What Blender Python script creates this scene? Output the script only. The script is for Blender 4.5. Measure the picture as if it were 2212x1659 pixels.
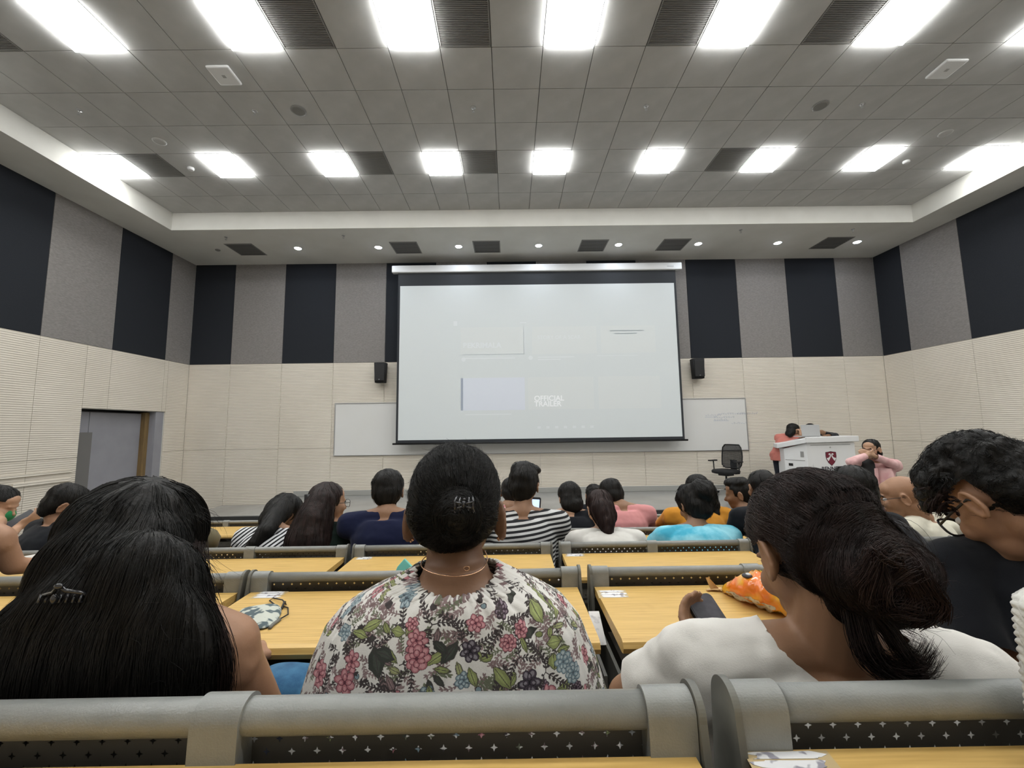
import bpy, bmesh, math, random
import numpy as np
from mathutils import Vector, Matrix, noise
from mathutils.bvhtree import BVHTree
random.seed(7); rng = np.random.default_rng(7)
for o in list(bpy.data.objects): bpy.data.objects.remove(o)
S = bpy.context.scene; COL = S.collection
V = Vector; PI = math.pi

# ---------------------------------------------------------------- camera, world, exposure
EYE = V((0, 0, 1.85)); FPX = 893.0; PITCH, YAW, ROLL = .1052, .0058, -.0138
_f = V((math.sin(YAW)*math.cos(PITCH), math.cos(YAW)*math.cos(PITCH), math.sin(PITCH)))
_r0 = V((math.cos(YAW), -math.sin(YAW), 0)); _u0 = _r0.cross(_f)
_r = _r0*math.cos(ROLL)+_u0*math.sin(ROLL); _u = -_r0*math.sin(ROLL)+_u0*math.cos(ROLL)
cd = bpy.data.cameras.new('camera'); cam = bpy.data.objects.new('camera', cd); COL.objects.link(cam)
cd.sensor_fit = 'HORIZONTAL'; cd.sensor_width = 36; cd.lens = 36*FPX/2212; cd.clip_start = .02; cd.clip_end = 60
cam.matrix_world = Matrix(((_r.x, _u.x, -_f.x, EYE.x), (_r.y, _u.y, -_f.y, EYE.y), (_r.z, _u.z, -_f.z, EYE.z), (0, 0, 0, 1)))
S.camera = cam
wd = bpy.data.worlds.new('world'); S.world = wd; wd.use_nodes = True
wd.node_tree.nodes['Background'].inputs[0].default_value = (.6, .65, .7, 1)
wd.node_tree.nodes['Background'].inputs[1].default_value = .05
S.view_settings.view_transform = 'Standard'; S.view_settings.look = 'None'
S.view_settings.exposure = 0.56; S.view_settings.gamma = 1; S.view_settings.use_curve_mapping = False
S.cycles.use_denoising = True
S.cycles.max_bounces = 8; S.cycles.diffuse_bounces = 5; S.cycles.sample_clamp_indirect = 6
PANEL = 17.5          # radiance of the ceiling panels
SPOT = 90.0          # radiance of the soffit downlights

def W(px, py, d):
    """survey helper: the point at depth d (metres into the room) seen at a measured pixel"""
    v = _r*((px-1106)/FPX)+_u*((829.5-py)/FPX)+_f
    return EYE+v*(d/v.y)

# ---------------------------------------------------------------- materials
def nod(nt, t, **kw):
    n = nt.nodes.new(t)
    for k, v in kw.items():
        if k.startswith('i_'): n.inputs[k[2:].replace('_', ' ')].default_value = v
        else: setattr(n, k, v)
    return n
def lin(c):
    return tuple(((x/255)/12.92 if x/255 <= .04045 else ((x/255+.055)/1.055)**2.4) for x in c)
def mat(name, c, rough=.6, spec=.4, metal=0, c2=None, ns=8, stretch=(1, 1, 1), bump=0, bs=60, bst=(1, 1, 1), detail=4, emit=0, ec=None, coat=0, sheen=0, coord='Object', contrast=(.35, .65)):
    m = bpy.data.materials.new(name); m.use_nodes = True; nt = m.node_tree; b = nt.nodes['Principled BSDF']
    b.inputs['Base Color'].default_value = (*c, 1); b.inputs['Roughness'].default_value = rough
    b.inputs['Specular IOR Level'].default_value = spec; b.inputs['Metallic'].default_value = metal
    b.inputs['Coat Weight'].default_value = coat; b.inputs['Sheen Weight'].default_value = sheen
    if emit: b.inputs['Emission Color'].default_value = (*(ec or c), 1); b.inputs['Emission Strength'].default_value = emit
    tc = nod(nt, 'ShaderNodeTexCoord')
    if c2 is not None:
        mp = nod(nt, 'ShaderNodeMapping'); mp.inputs['Scale'].default_value = stretch
        nz = nod(nt, 'ShaderNodeTexNoise'); nz.inputs['Scale'].default_value = ns; nz.inputs['Detail'].default_value = detail
        cr = nod(nt, 'ShaderNodeValToRGB'); cr.color_ramp.elements[0].position = contrast[0]; cr.color_ramp.elements[1].position = contrast[1]
        cr.color_ramp.elements[0].color = (*c, 1); cr.color_ramp.elements[1].color = (*c2, 1)
        L = nt.links.new; L(tc.outputs[coord], mp.inputs[0]); L(mp.outputs[0], nz.inputs['Vector']); L(nz.outputs[0], cr.inputs[0]); L(cr.outputs[0], b.inputs['Base Color'])
    if bump:
        mp = nod(nt, 'ShaderNodeMapping'); mp.inputs['Scale'].default_value = bst
        nz = nod(nt, 'ShaderNodeTexNoise'); nz.inputs['Scale'].default_value = bs; nz.inputs['Detail'].default_value = 3
        bp = nod(nt, 'ShaderNodeBump'); bp.inputs['Strength'].default_value = bump; bp.inputs['Distance'].default_value = .004
        L = nt.links.new; L(tc.outputs[coord], mp.inputs[0]); L(mp.outputs[0], nz.inputs['Vector']); L(nz.outputs[0], bp.inputs['Height']); L(bp.outputs[0], b.inputs['Normal'])
    return m
def stripes(name, c1, c2, scale, axis='Z', duty=.5, rot=(0, 0, 0), dist=.6, rough=.85):
    m = mat(name, c1, rough, .2); nt = m.node_tree; L = nt.links.new; b = nt.nodes['Principled BSDF']
    tc = nod(nt, 'ShaderNodeTexCoord'); mp = nod(nt, 'ShaderNodeMapping'); mp.inputs['Rotation'].default_value = rot
    w = nod(nt, 'ShaderNodeTexWave'); w.bands_direction = axis; w.inputs['Scale'].default_value = scale; w.inputs['Distortion'].default_value = dist; w.inputs['Detail Scale'].default_value = .5; w.inputs['Detail'].default_value = 1
    cr = nod(nt, 'ShaderNodeValToRGB'); cr.color_ramp.interpolation = 'LINEAR'; cr.color_ramp.elements[0].position = duty-.03; cr.color_ramp.elements[1].position = duty+.03
    cr.color_ramp.elements[0].color = (*c1, 1); cr.color_ramp.elements[1].color = (*c2, 1)
    L(tc.outputs['Object'], mp.inputs[0]); L(mp.outputs[0], w.inputs['Vector']); L(w.outputs['Fac'], cr.inputs[0]); L(cr.outputs[0], b.inputs['Base Color'])
    return m
M = {}
M['tile'] = mat('tile', (.44, .435, .42), .9, .1, c2=(.49, .485, .47), ns=3, bump=.15, bs=300)
M['tbar'] = mat('tbar', (.22, .22, .22), .6)
M['plaster'] = mat('plaster', (.62, .61, .57), .9, .1, c2=(.66, .65, .61), ns=2)
M['dark_panel'] = mat('dark_panel', (.022, .024, .029), .95, .1, c2=(.030, .033, .039), ns=220, stretch=(1, 1, .4), bump=.3, bs=400, contrast=(.3, .7))
M['grey_panel'] = mat('grey_panel', (.195, .180, .172), .95, .1, c2=(.285, .268, .258), ns=60, stretch=(.35, .35, 1.6), bump=.35, bs=250, contrast=(.25, .75), detail=8)
M['floor'] = mat('floor', (.20, .20, .19), .25, .5, c2=(.26, .26, .25), ns=1.4)
M['stage'] = mat('stage', (.26, .26, .25), .18, .6, c2=(.33, .33, .32), ns=1.2, bump=.02, bs=5)
M['black_edge'] = mat('black_edge', (.03, .03, .03), .6)
M['baseboard'] = mat('baseboard', (.36, .36, .34), .4)
M['rail'] = mat('rail', (.215, .22, .21), .33, .5, c2=(.25, .255, .24), ns=40, bump=.16, bs=420, contrast=(.3, .8))
M['endplate'] = mat('endplate', (.10, .10, .09), .5, .4, c2=(.16, .16, .14), ns=12)
M['perf'] = mat('perf', (.080, .073, .060), .5, .4, c2=(.11, .10, .085), ns=6)
M['white'] = mat('white', (.75, .75, .75), .4)
M['wboard'] = mat('wboard', (.70, .70, .68), .25, .5, c2=(.72, .72, .71), ns=1)
M['alu'] = mat('alu', (.45, .45, .45), .35, .5, metal=.7)
M['screen_black'] = mat('screen_black', (.03, .033, .038), .8)
M['screen_white'] = mat('screen_white', (.53, .555, .56), .75, .2, emit=.09, ec=(.82, .9, .9))  # faint emission stands in for the projector's light on the sheet
M['black'] = mat('black', (.012, .012, .013), .45)
M['blackmat'] = mat('blackmat', (.015, .015, .016), .8)
M['vent'] = mat('vent', (.21, .205, .195), .7)
M['diff'] = mat('diff', (.9, .95, 1), .5, emit=PANEL, ec=(.97, .985, .975))
M['spot'] = mat('spot', (.9, .9, 1), .5, emit=SPOT, ec=(.80, .88, 1.0))
M['doorleaf'] = mat('doorleaf', (.27, .27, .30), .5, .4, c2=(.30, .30, .33), ns=3)
M['doorgrey'] = mat('doorgrey', (.17, .165, .16), .5)
M['wood_dark'] = mat('wood_dark', (.23, .15, .06), .5, c2=(.17, .11, .05), ns=8, stretch=(4, 4, .5))
M['chrome'] = mat('chrome', (.6, .6, .6), .18, metal=1)
M['gold'] = mat('gold', (.75, .45, .28), .25, metal=1)
M['glass_dark'] = mat('glass_dark', (.03, .03, .035), .12, .6)
M['maroon'] = mat('maroon', (.16, .012, .03), .5)
M['ink'] = mat('ink', (.04, .04, .05), .6)
M['paper'] = mat('paper', (.72, .72, .72), .6, c2=(.45, .45, .47), ns=60, contrast=(.55, .75))
# ribbed cream wall panel
def ribbed():
    m = mat('ribbed_cream', (.67, .615, .53), .8, .15, c2=(.72, .665, .58), ns=.9); nt = m.node_tree; b = nt.nodes['Principled BSDF']; L = nt.links.new
    tc = nod(nt, 'ShaderNodeTexCoord'); w = nod(nt, 'ShaderNodeTexWave'); w.bands_direction = 'Z'; w.inputs['Scale'].default_value = 9.0; w.inputs['Distortion'].default_value = .35; w.inputs['Detail'].default_value = 2; w.inputs['Detail Scale'].default_value = 12
    bp = nod(nt, 'ShaderNodeBump'); bp.inputs['Strength'].default_value = .5; bp.inputs['Distance'].default_value = .01
    L(tc.outputs['Object'], w.inputs['Vector']); L(w.outputs['Fac'], bp.inputs['Height']); L(bp.outputs[0], b.inputs['Normal'])
    return m
M['cream'] = ribbed()
# wood desk laminate
def wood():
    m = mat('desk_laminate', (.62, .40, .125), .38, .45); nt = m.node_tree; b = nt.nodes['Principled BSDF']; L = nt.links.new
    tc = nod(nt, 'ShaderNodeTexCoord'); mp = nod(nt, 'ShaderNodeMapping'); mp.inputs['Scale'].default_value = (1.2, 26, 26)
    n1 = nod(nt, 'ShaderNodeTexNoise'); n1.inputs['Scale'].default_value = 6; n1.inputs['Detail'].default_value = 6
    cr = nod(nt, 'ShaderNodeValToRGB'); cr.color_ramp.elements[0].position = .3; cr.color_ramp.elements[1].position = .7
    cr.color_ramp.elements[0].color = (.50, .31, .09, 1); cr.color_ramp.elements[1].color = (.66, .44, .15, 1)
    n2 = nod(nt, 'ShaderNodeTexNoise'); n2.inputs['Scale'].default_value = 7; n2.inputs['Detail'].default_value = 2
    c2 = nod(nt, 'ShaderNodeValToRGB'); c2.color_ramp.elements[0].position = .27; c2.color_ramp.elements[1].position = .33
    c2.color_ramp.elements[0].color = (.88, .84, .80, 1); c2.color_ramp.elements[1].color = (1, 1, 1, 1)
    mx = nod(nt, 'ShaderNodeMix'); mx.data_type = 'RGBA'; mx.blend_type = 'MULTIPLY'; mx.inputs[0].default_value = 1
    L(tc.outputs['Object'], mp.inputs[0]); L(mp.outputs[0], n1.inputs['Vector']); L(n1.outputs[0], cr.inputs[0])
    L(tc.outputs['Object'], n2.inputs['Vector']); L(n2.outputs[0], c2.inputs[0]); L(cr.outputs[0], mx.inputs[6]); L(c2.outputs[0], mx.inputs[7]); L(mx.outputs[2], b.inputs['Base Color'])
    return m
M['wood'] = wood()
def hairmat(name, c, c2):
    return mat(name, c, .52, .22, c2=c2, ns=55, stretch=(1, 1, .12), contrast=(.4, .75), bump=.5, bs=260, bst=(1, 1, .06))
M['hair'] = hairmat('black_hair', (.006, .0055, .005), (.016, .014, .012))
M['hair_brown'] = hairmat('brown_hair', (.012, .007, .006), (.032, .018, .016))
M['hair_red'] = hairmat('auburn_hair', (.018, .009, .008), (.035, .018, .014))
def skin(name, c): return mat(name, c, .5, .4, c2=tuple(x*.86 for x in c), ns=14, bump=.08, bs=180)
M['skin'] = skin('skin', (.36, .195, .115)); M['skin_dark'] = skin('skin_dark', (.22, .115, .065)); M['skin_light'] = skin('skin_light', (.46, .27, .17)); M['skin_mid'] = skin('skin_mid', (.28, .15, .085))
def cloth(name, c, c2=None, ns=6, **k): return mat(name, c, .9, .1, c2=c2 or tuple(x*.88 for x in c), ns=ns, bump=.12, bs=500, sheen=.1, **k)

# ---------------------------------------------------------------- mesh building
class G:
    def __init__(s): s.v = []; s.f = []
    def add(s, vs, fs):
        n = len(s.v); s.v += [tuple(x) for x in vs]; s.f += [tuple(i+n for i in f) for f in fs]; return s
    def box(s, c, d, R=None):
        c = V(c); vs = []
        for sx in (-.5, .5):
            for sy in (-.5, .5):
                for sz in (-.5, .5):
                    q = V((sx*d[0], sy*d[1], sz*d[2])); vs.append(c+(R@q if R else q))
        return s.add(vs, [(0, 1, 3, 2), (4, 6, 7, 5), (0, 4, 5, 1), (2, 3, 7, 6), (0, 2, 6, 4), (1, 5, 7, 3)])
    def bb(s, a, b):
        return s.box([(a[i]+b[i])/2 for i in range(3)], [abs(b[i]-a[i]) for i in range(3)])
    def rings(s, R, cap=True, closed=False):
        n = len(R[0]); base = len(s.v); s.v += [tuple(p) for r in R for p in r]
        for i in range(len(R)-1+(1 if closed else 0)):
            a = base+i*n; b = base+((i+1) % len(R))*n
            for j in range(n): s.f.append((a+j, a+(j+1) % n, b+(j+1) % n, b+j))
        if cap and not closed:
            s.f.append(tuple(base+j for j in reversed(range(n)))); s.f.append(tuple(base+(len(R)-1)*n+j for j in range(n)))
        return s
    def tube(s, pts, r, n=10, cap=True, closed=False):
        pts = [V(p) for p in pts]; k = len(pts); R = []; up = None
        for i, p in enumerate(pts):
            if closed: t = pts[(i+1) % k]-pts[i-1]
            else: t = pts[min(i+1, k-1)]-pts[max(i-1, 0)]
            t = t.normalized() if t.length > 1e-9 else V((0, 0, 1))
            if up is None: up = t.orthogonal().normalized()
            up = (up-t*up.dot(t)); up = up.normalized() if up.length > 1e-6 else t.orthogonal().normalized()
            w = t.cross(up); rr = r[i] if hasattr(r, '__len__') else r
            R.append([p+(up*math.cos(2*PI*j/n)+w*math.sin(2*PI*j/n))*rr for j in range(n)])
        return s.rings(R, cap, closed)
    def cap(s, a, b, ra, rb=None, n=14):
        """tapered capsule"""
        a, b = V(a), V(b); rb = ra if rb is None else rb; t = (b-a)
        t = t.normalized() if t.length > 1e-6 else V((0, 0, 1)); pts = []; rs = []
        for k in range(1, 5):
            an = PI/2*(k/4.2); pts.append(a-t*ra*math.cos(an)); rs.append(ra*math.sin(an))
        for u in (0, .33, .67, 1): pts.append(a.lerp(b, u)); rs.append(ra+(rb-ra)*u)
        for k in reversed(range(1, 5)):
            an = PI/2*(k/4.2); pts.append(b+t*rb*math.cos(an)); rs.append(rb*math.sin(an))
        return s.tube(pts, rs, n)
    def chain(s, pts, rs, n=12):
        for i in range(len(pts)-1): s.cap(pts[i], pts[i+1], rs[i], rs[i+1], n)
        return s
    def ell(s, c, r, R=None, n=18, m=12):
        c = V(c); RR = []
        for i in range(1, m):
            th = PI*i/m; ring = []
            for j in range(n):
                ph = 2*PI*j/n; q = V((r[0]*math.sin(th)*math.cos(ph), r[1]*math.sin(th)*math.sin(ph), -r[2]*math.cos(th)))
                ring.append(c+(R@q if R else q))
            RR.append(ring)
        return s.rings(RR)
    def loft(s, rs, n=28, p=2.0):
        """horizontal (or framed) super-ellipse rings: (centre, rx, ry[, ux, uy])"""
        R = []
        for q in rs:
            c = V(q[0]); ux = V(q[3]) if len(q) > 3 else V((1, 0, 0)); uy = V(q[4]) if len(q) > 3 else V((0, 1, 0)); ring = []
            for j in range(n):
                a = 2*PI*j/n; ca, sa = math.cos(a), math.sin(a)
                ring.append(c+ux*q[1]*math.copysign(abs(ca)**(2/p), ca)+uy*q[2]*math.copysign(abs(sa)**(2/p), sa))
            R.append(ring)
        return s.rings(R)
    def prism(s, poly, o, ux, uy, dz):
        """polygon (2-d) in the frame o,ux,uy extruded by the vector dz"""
        o, ux, uy, dz = V(o), V(ux), V(uy), V(dz); n = len(poly)
        a = [o+ux*x+uy*y for x, y in poly]; vs = a+[p+dz for p in a]
        return s.add(vs, [tuple(reversed(range(n))), tuple(range(n, 2*n))]+[(i, (i+1) % n, n+(i+1) % n, n+i) for i in range(n)])
    def mesh(s, name, m=None, smooth=False):
        me = bpy.data.meshes.new(name); me.from_pydata(s.v, [], s.f)
        bm = bmesh.new(); bm.from_mesh(me); bmesh.ops.recalc_face_normals(bm, faces=bm.faces); bm.to_mesh(me); bm.free()
        if m: me.materials.append(M[m] if isinstance(m, str) else m)
        if smooth: me.polygons.foreach_set('use_smooth', [True]*len(me.polygons))
        me.update(); return me
    def obj(s, name, m, parent=None, smooth=False, bevel=0, **kw):
        o = bpy.data.objects.new(name, s.mesh(name, m, smooth)); link(o, parent, **kw)
        if bevel: add_bevel(o, bevel)
        return o
def add_bevel(o, w, seg=2):
    b = o.modifiers.new('bevel', 'BEVEL'); b.width = w; b.segments = seg; b.limit_method = 'ANGLE'; b.angle_limit = .6
def link(o, parent=None, label=None, cat=None, group=None, kind=None):
    COL.objects.link(o)
    if parent is not None: o.parent = parent
    if label: o['label'] = label
    if cat: o['category'] = cat
    if group: o['group'] = group
    if kind: o['kind'] = kind
    return o
def thing(name, label, cat, loc=(0, 0, 0), rz=0, group=None, kind=None):
    o = bpy.data.objects.new(name, None); o.empty_display_size = .05; o.location = loc; o.rotation_euler = (0, 0, rz)
    return link(o, None, label, cat, group, kind)
def inst(name, me, parent, loc=(0, 0, 0), rot=(0, 0, 0), sc=(1, 1, 1), **kw):
    o = bpy.data.objects.new(name, me); o.location = loc; o.rotation_euler = rot; o.scale = sc
    return link(o, parent, **kw)
def wchild(g, name, m, root, smooth=True, **kw):
    """mesh given in world coordinates, parented to a thing that stands at root.location (unrotated)"""
    L = root.location; g.v = [(a-L.x, b-L.y, c-L.z) for a, b, c in g.v]
    return g.obj(name, m, root, smooth, **kw)
def blob(g, name, m, root, vox, smooth=2, cuts=(), disp=None, par=None, solid=0, local=True):
    """union of closed shapes as ONE continuous surface (voxel remesh), then optional hems cut on implicit curves"""
    me = g.mesh(name); o = bpy.data.objects.new(name, me); COL.objects.link(o)
    r = o.modifiers.new('r', 'REMESH'); r.mode = 'VOXEL'; r.voxel_size = vox; r.use_smooth_shade = True
    if smooth:
        sm = o.modifiers.new('s', 'SMOOTH'); sm.factor = .5; sm.iterations = smooth
    dg = bpy.context.evaluated_depsgraph_get(); me2 = bpy.data.meshes.new_from_object(o.evaluated_get(dg))
    bpy.data.objects.remove(o); bpy.data.meshes.remove(me); me2.name = name
    if cuts:
        bm = bmesh.new(); bm.from_mesh(me2)
        for fn in cuts:
            bmesh.ops.delete(bm, geom=[f for f in bm.faces if all(fn(v.co) > 0 for v in f.verts)], context='FACES')
            for v in bm.verts:
                if v.is_boundary and fn(v.co) > 0:
                    for _ in range(4):
                        e = 1e-3; f0 = fn(v.co); g0 = V([(fn(v.co+V([e if i == k else 0 for i in range(3)]))-f0)/e for k in range(3)])
                        if g0.length < 1e-6: break
                        st = g0*(f0/g0.length_squared)
                        if st.length > vox*2.5: st = st.normalized()*vox*2.5
                        v.co -= st
        bm.to_mesh(me2); bm.free()
    if disp:
        nrm = [v.normal.copy() for v in me2.vertices]
        for v, n in zip(me2.vertices, nrm): v.co = v.co+n*disp(v.co)
    me2.polygons.foreach_set('use_smooth', [True]*len(me2.polygons))
    me2.materials.clear(); me2.materials.append(M[m] if isinstance(m, str) else m)
    L = root.location; me2.transform(Matrix.Translation(-L)); me2.update()
    o = bpy.data.objects.new(name, me2); link(o, par or root)
    if solid:
        sd = o.modifiers.new('t', 'SOLIDIFY'); sd.thickness = solid; sd.offset = -1
    return o
def strands(vol, name, m, root, n, comb, length, step, rad, lift=.002, nz=.35, where=None, par=None, flare=0, seed=1, strip=None, parent_obj=None):
    """hair strands that run over a volume: start on its surface and follow the comb direction"""
    R = random.Random(seed); me = vol.data; L = root.location
    bvh = BVHTree.FromPolygons([v.co+L for v in me.vertices], [tuple(p.vertices) for p in me.polygons])
    cs = [(p.center+L, p.area) for p in me.polygons]
    if where: cs = [c for c in cs if where(c[0])]
    if not cs: return None
    cum = np.cumsum([c[1] for c in cs]); pv = []; pf = []; k = max(3, int(length/step))
    for s in range(n):
        p = cs[min(int(np.searchsorted(cum, R.random()*cum[-1])), len(cs)-1)][0].copy(); pts = []
        ln = k if R.random() < .7 else max(3, int(k*R.uniform(.5, 1.3))); li = R.uniform(.3, 1)*lift; off = V((R.uniform(-9, 9), R.uniform(-9, 9), R.uniform(-9, 9))); fl = flare*R.random()**3; drift = V((0, 0, 0))
        for i in range(ln):
            nn, no, _, _ = bvh.find_nearest(p)
            if nn is None: break
            q = nn+no*(li+fl*(i/ln)**2)
            pts.append(q); d = comb(p)+noise.noise_vector(p*14+off)*nz
            d = d-no*d.dot(no)
            if d.length < 1e-5: break
            p = nn+d.normalized()*step
        if len(pts) < 3: continue
        base = len(pv); K = len(pts)
        for i, q in enumerate(pts):
            t = (pts[min(i+1, K-1)]-pts[max(i-1, 0)]).normalized(); a = t.orthogonal().normalized(); b = t.cross(a); r = rad*(1-.75*(i/(K-1))**2)
            for j in range(3):
                an = 2*PI*j/3; pv.append(q+(a*math.cos(an)+b*math.sin(an))*r-L)
        for i in range(K-1):
            for j in range(3):
                pf.append((base+i*3+j, base+i*3+(j+1) % 3, base+i*3+3+(j+1) % 3, base+i*3+3+j))
    me = bpy.data.meshes.new(name); me.from_pydata(pv, [], pf); me.materials.append(M[m] if isinstance(m, str) else m)
    me.polygons.foreach_set('use_smooth', [True]*len(me.polygons))
    o = bpy.data.objects.new(name, me); link(o, parent_obj or root, kind='stuff'); return o
def locks(name, m, root, curves, n, spread, rad, seed=3, taper=.8, par=None):
    """free-hanging bundles of strands along guide curves (list of point lists)"""
    R = random.Random(seed); pv = []; pf = []; L = root.location
    for cv in curves:
        cv = [V(c) for c in cv]; K = 14; smp = []
        for i in range(K):
            u = i/(K-1)*(len(cv)-1); a = min(int(u), len(cv)-2); t = u-a
            p0 = cv[max(a-1, 0)]; p1 = cv[a]; p2 = cv[a+1]; p3 = cv[min(a+2, len(cv)-1)]
            smp.append(.5*((2*p1)+(p2-p0)*t+(2*p0-5*p1+4*p2-p3)*t*t+(3*p1-p0-3*p2+p3)*t**3))
        for s in range(n):
            o1 = V((R.gauss(0, 1), R.gauss(0, 1), R.gauss(0, 1)))*spread; o2 = o1*R.uniform(.5, 1.7)+V((R.gauss(0, 1), R.gauss(0, 1), R.gauss(0, 1)))*spread*.7; off = V((R.random()*9, R.random()*9, R.random()*9))
            pts = [smp[i]+o1.lerp(o2, i/(K-1))+noise.noise_vector(smp[i]*10+off)*spread*.7 for i in range(K)]
            base = len(pv)
            for i, q in enumerate(pts):
                t = (pts[min(i+1, K-1)]-pts[max(i-1, 0)]).normalized(); a = t.orthogonal().normalized(); b = t.cross(a); r = rad*(1-taper*(i/(K-1))**2)
                for j in range(3):
                    an = 2*PI*j/3; pv.append(q+(a*math.cos(an)+b*math.sin(an))*r-L)
            for i in range(K-1):
                for j in range(3): pf.append((base+i*3+j, base+i*3+(j+1) % 3, base+i*3+3+(j+1) % 3, base+i*3+3+j))
    me = bpy.data.meshes.new(name); me.from_pydata(pv, [], pf); me.materials.append(M[m] if isinstance(m, str) else m)
    me.polygons.foreach_set('use_smooth', [True]*len(me.polygons))
    o = bpy.data.objects.new(name, me); link(o, par or root, kind='stuff'); return o

# ================================================================ THE ROOM
XL, XR, YF, YB = -7.60, 8.97, 9.75, -4.2
ZC, ZS, ZD, ZJ = 6.25, 5.89, 3.44, 1.43       # ceiling, soffit, dado line, panel joint (floor of the hall = 0)
TX0, TX1, TY1 = -6.76, 8.24, 7.97             # the sunken tray of the ceiling
STZ = .35
def struct(g, name, m, **kw): return g.obj(name, m, None, kind='structure', **kw)
# floors
g = G().bb((XL, 5.0, -.1), (XR, YF, 0)); floor = struct(g, 'floor', 'floor')
ROWS = {'A': (.502, 1.555), 'B': (1.382, 1.400), 'C': (2.262, 1.243), 'D': (3.142, 1.107), 'E': (4.136, .992)}   # y and height of the rail tops
TIERS = [(4.05, 5.0, .136), (3.06, 4.05, .251), (2.18, 3.06, .387), (1.30, 2.18, .544), (.42, 1.30, .699), (YB, .42, .85)]
for i, (y0, y1, z) in enumerate(TIERS):
    G().bb((XL, y0, -.1), (XR, y1, z)).obj('floor_tier', 'floor', floor)
st = struct(G().bb((-5.03, 7.62, 0), (XR, YF, STZ)), 'trim_1', 'stage')
G().bb((-5.035, 7.605, .0), (XR, 7.62, STZ-.012)).obj('stage_front', 'black_edge', st)
G().bb((-6.62, 8.5, 0), (-5.04, YF, .17)).obj('stage_step', 'stage', st); G().bb((-6.625, 8.49, 0), (-5.03, 8.5, .165)).obj('step_front', 'black_edge', st)
struct(G().bb((-5.0, YF-.03, STZ), (XR-.01, YF-.001, STZ+.12)), 'baseboard_front', 'baseboard', bevel=.006)
struct(G().bb((XL+.01, YF-.03, 0), (-5.05, YF-.001, .09)), 'baseboard_front_low', 'baseboard', bevel=.006)
struct(G().bb((XL+.001, 5.0, 0), (XL+.02, 7.36, .09)), 'baseboard_left', 'baseboard')
struct(G().bb((XR-.02, 5.0, 0), (XR-.001, YF, .09)), 'baseboard_right', 'baseboard')
# wall backings
G_ = G().bb((XL-.3, YF+.02, -.1), (XR+.3, YF+.2, ZC+.3)); wf = struct(G_, 'wall_front', 'plaster')
DY0, DY1, DZ = 7.38, 9.16, 2.30               # the doorway in the left wall
G_ = G().bb((XL-.2, YB, -.1), (XL-.02, DY0, ZC+.3)).bb((XL-.2, DY1, -.1), (XL-.02, YF+.02, ZC+.3)).bb((XL-.2, DY0, DZ), (XL-.02, DY1, ZC+.3)); wl = struct(G_, 'wall_left', 'plaster')
wr = struct(G().bb((XR+.02, YB, -.1), (XR+.2, YF+.02, ZC+.3)), 'wall_right', 'plaster')
wb_ = struct(G().bb((XL-.2, YB-.2, -.1), (XR+.2, YB, ZC+.3)), 'wall_back', 'cream')
def panel(p, a, b, z0, z1, wall, name, m, gap=.004):
    """one acoustic panel, its face just proud of the wall line"""
    a += gap; b -= gap; z0 += gap; z1 -= gap
    if wall == 'f': g = G().bb((a, YF-.0, z0), (b, YF+.02, z1))
    elif wall == 'l': g = G().bb((XL-.02, a, z0), (XL, b, z1))
    else: g = G().bb((XR, a, z0), (XR+.02, b, z1))
    return g.obj(name, m, p, bevel=.003)
xs = [XL]+[-6.63+1.22*k for k in range(13)]+[XR]
for i in range(len(xs)-1):
    panel(wf, xs[i], xs[i+1], ZD, ZS+.02, 'f', 'acoustic_panel', 'grey_panel' if i % 2 else 'dark_panel')
    panel(wf, xs[i], xs[i+1], ZJ, ZD, 'f', 'wall_panel', 'cream', .0025); panel(wf, xs[i], xs[i+1], 0, ZJ, 'f', 'wall_panel', 'cream', .0025)
ys = [YF, 9.06]+[9.06-1.22*k for k in range(1, 11)]+[YB]
for w, wp in (('l', wl), ('r', wr)):
    for i in range(len(ys)-1):
        a, b = ys[i+1], ys[i]
        panel(wp, a, b, ZD, ZS+.02, w, 'acoustic_panel', ('grey_panel', 'dark_panel')[i % 2 if w == 'l' else 1-i % 2])
        segs = [(a, b)]
        if w == 'l':
            segs = []
            if a < DY0: segs.append((a, min(b, DY0)))
            if b > DY1: segs.append((max(a, DY1), b))
            if b > DY0 and a < DY1: panel(wp, max(a, DY0), min(b, DY1), DZ, ZD, w, 'wall_panel', 'cream', .0025)
        for p, q in segs:
            if q-p < .05: continue
            panel(wp, p, q, ZJ, ZD, w, 'wall_panel', 'cream', .0025); panel(wp, p, q, 0, ZJ, w, 'wall_panel', 'cream', .0025)
# doorway: reveal, frame, two leaves with dark slots
dr = struct(G().bb((XL-.62, DY0-.1, -.1), (XL-.2, DY0, DZ+.1)).bb((XL-.62, DY1, -.1), (XL-.2, DY1+.1, DZ+.1)).bb((XL-.62, DY0, DZ), (XL-.2, DY1, DZ+.1)).bb((XL-.7, DY0-.1, -.1), (XL-.62, DY1+.1, DZ+.1)), 'door_1', 'doorgrey')
G().bb((XL-.62, DY0, -.05), (XL-.02, DY1, 0)).obj('threshold', 'floor', dr)
G().bb((XL-.22, DY1-.20, 0), (XL-.03, DY1-.001, DZ-.001)).obj('reveal', 'doorleaf', dr)
G().bb((XL-.30, DY1-.30, 0), (XL-.16, DY1-.20, DZ-.02)).obj('door_frame', 'wood_dark', dr, bevel=.006)
lf = G().bb((XL-.30, 7.78, .01), (XL-.25, DY1-.302, DZ-.05)).obj('door_leaf', 'doorleaf', dr, bevel=.004)
G().bb((XL-.255, 7.58, .02), (XL-.235, 7.84, 1.87)).obj('door_edge', 'doorgrey', lf)
l2 = G().bb((XL-.30, DY0+.01, .01), (XL-.25, 7.77, DZ-.05)).obj('door_leaf', 'doorleaf', dr, bevel=.004)
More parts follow.
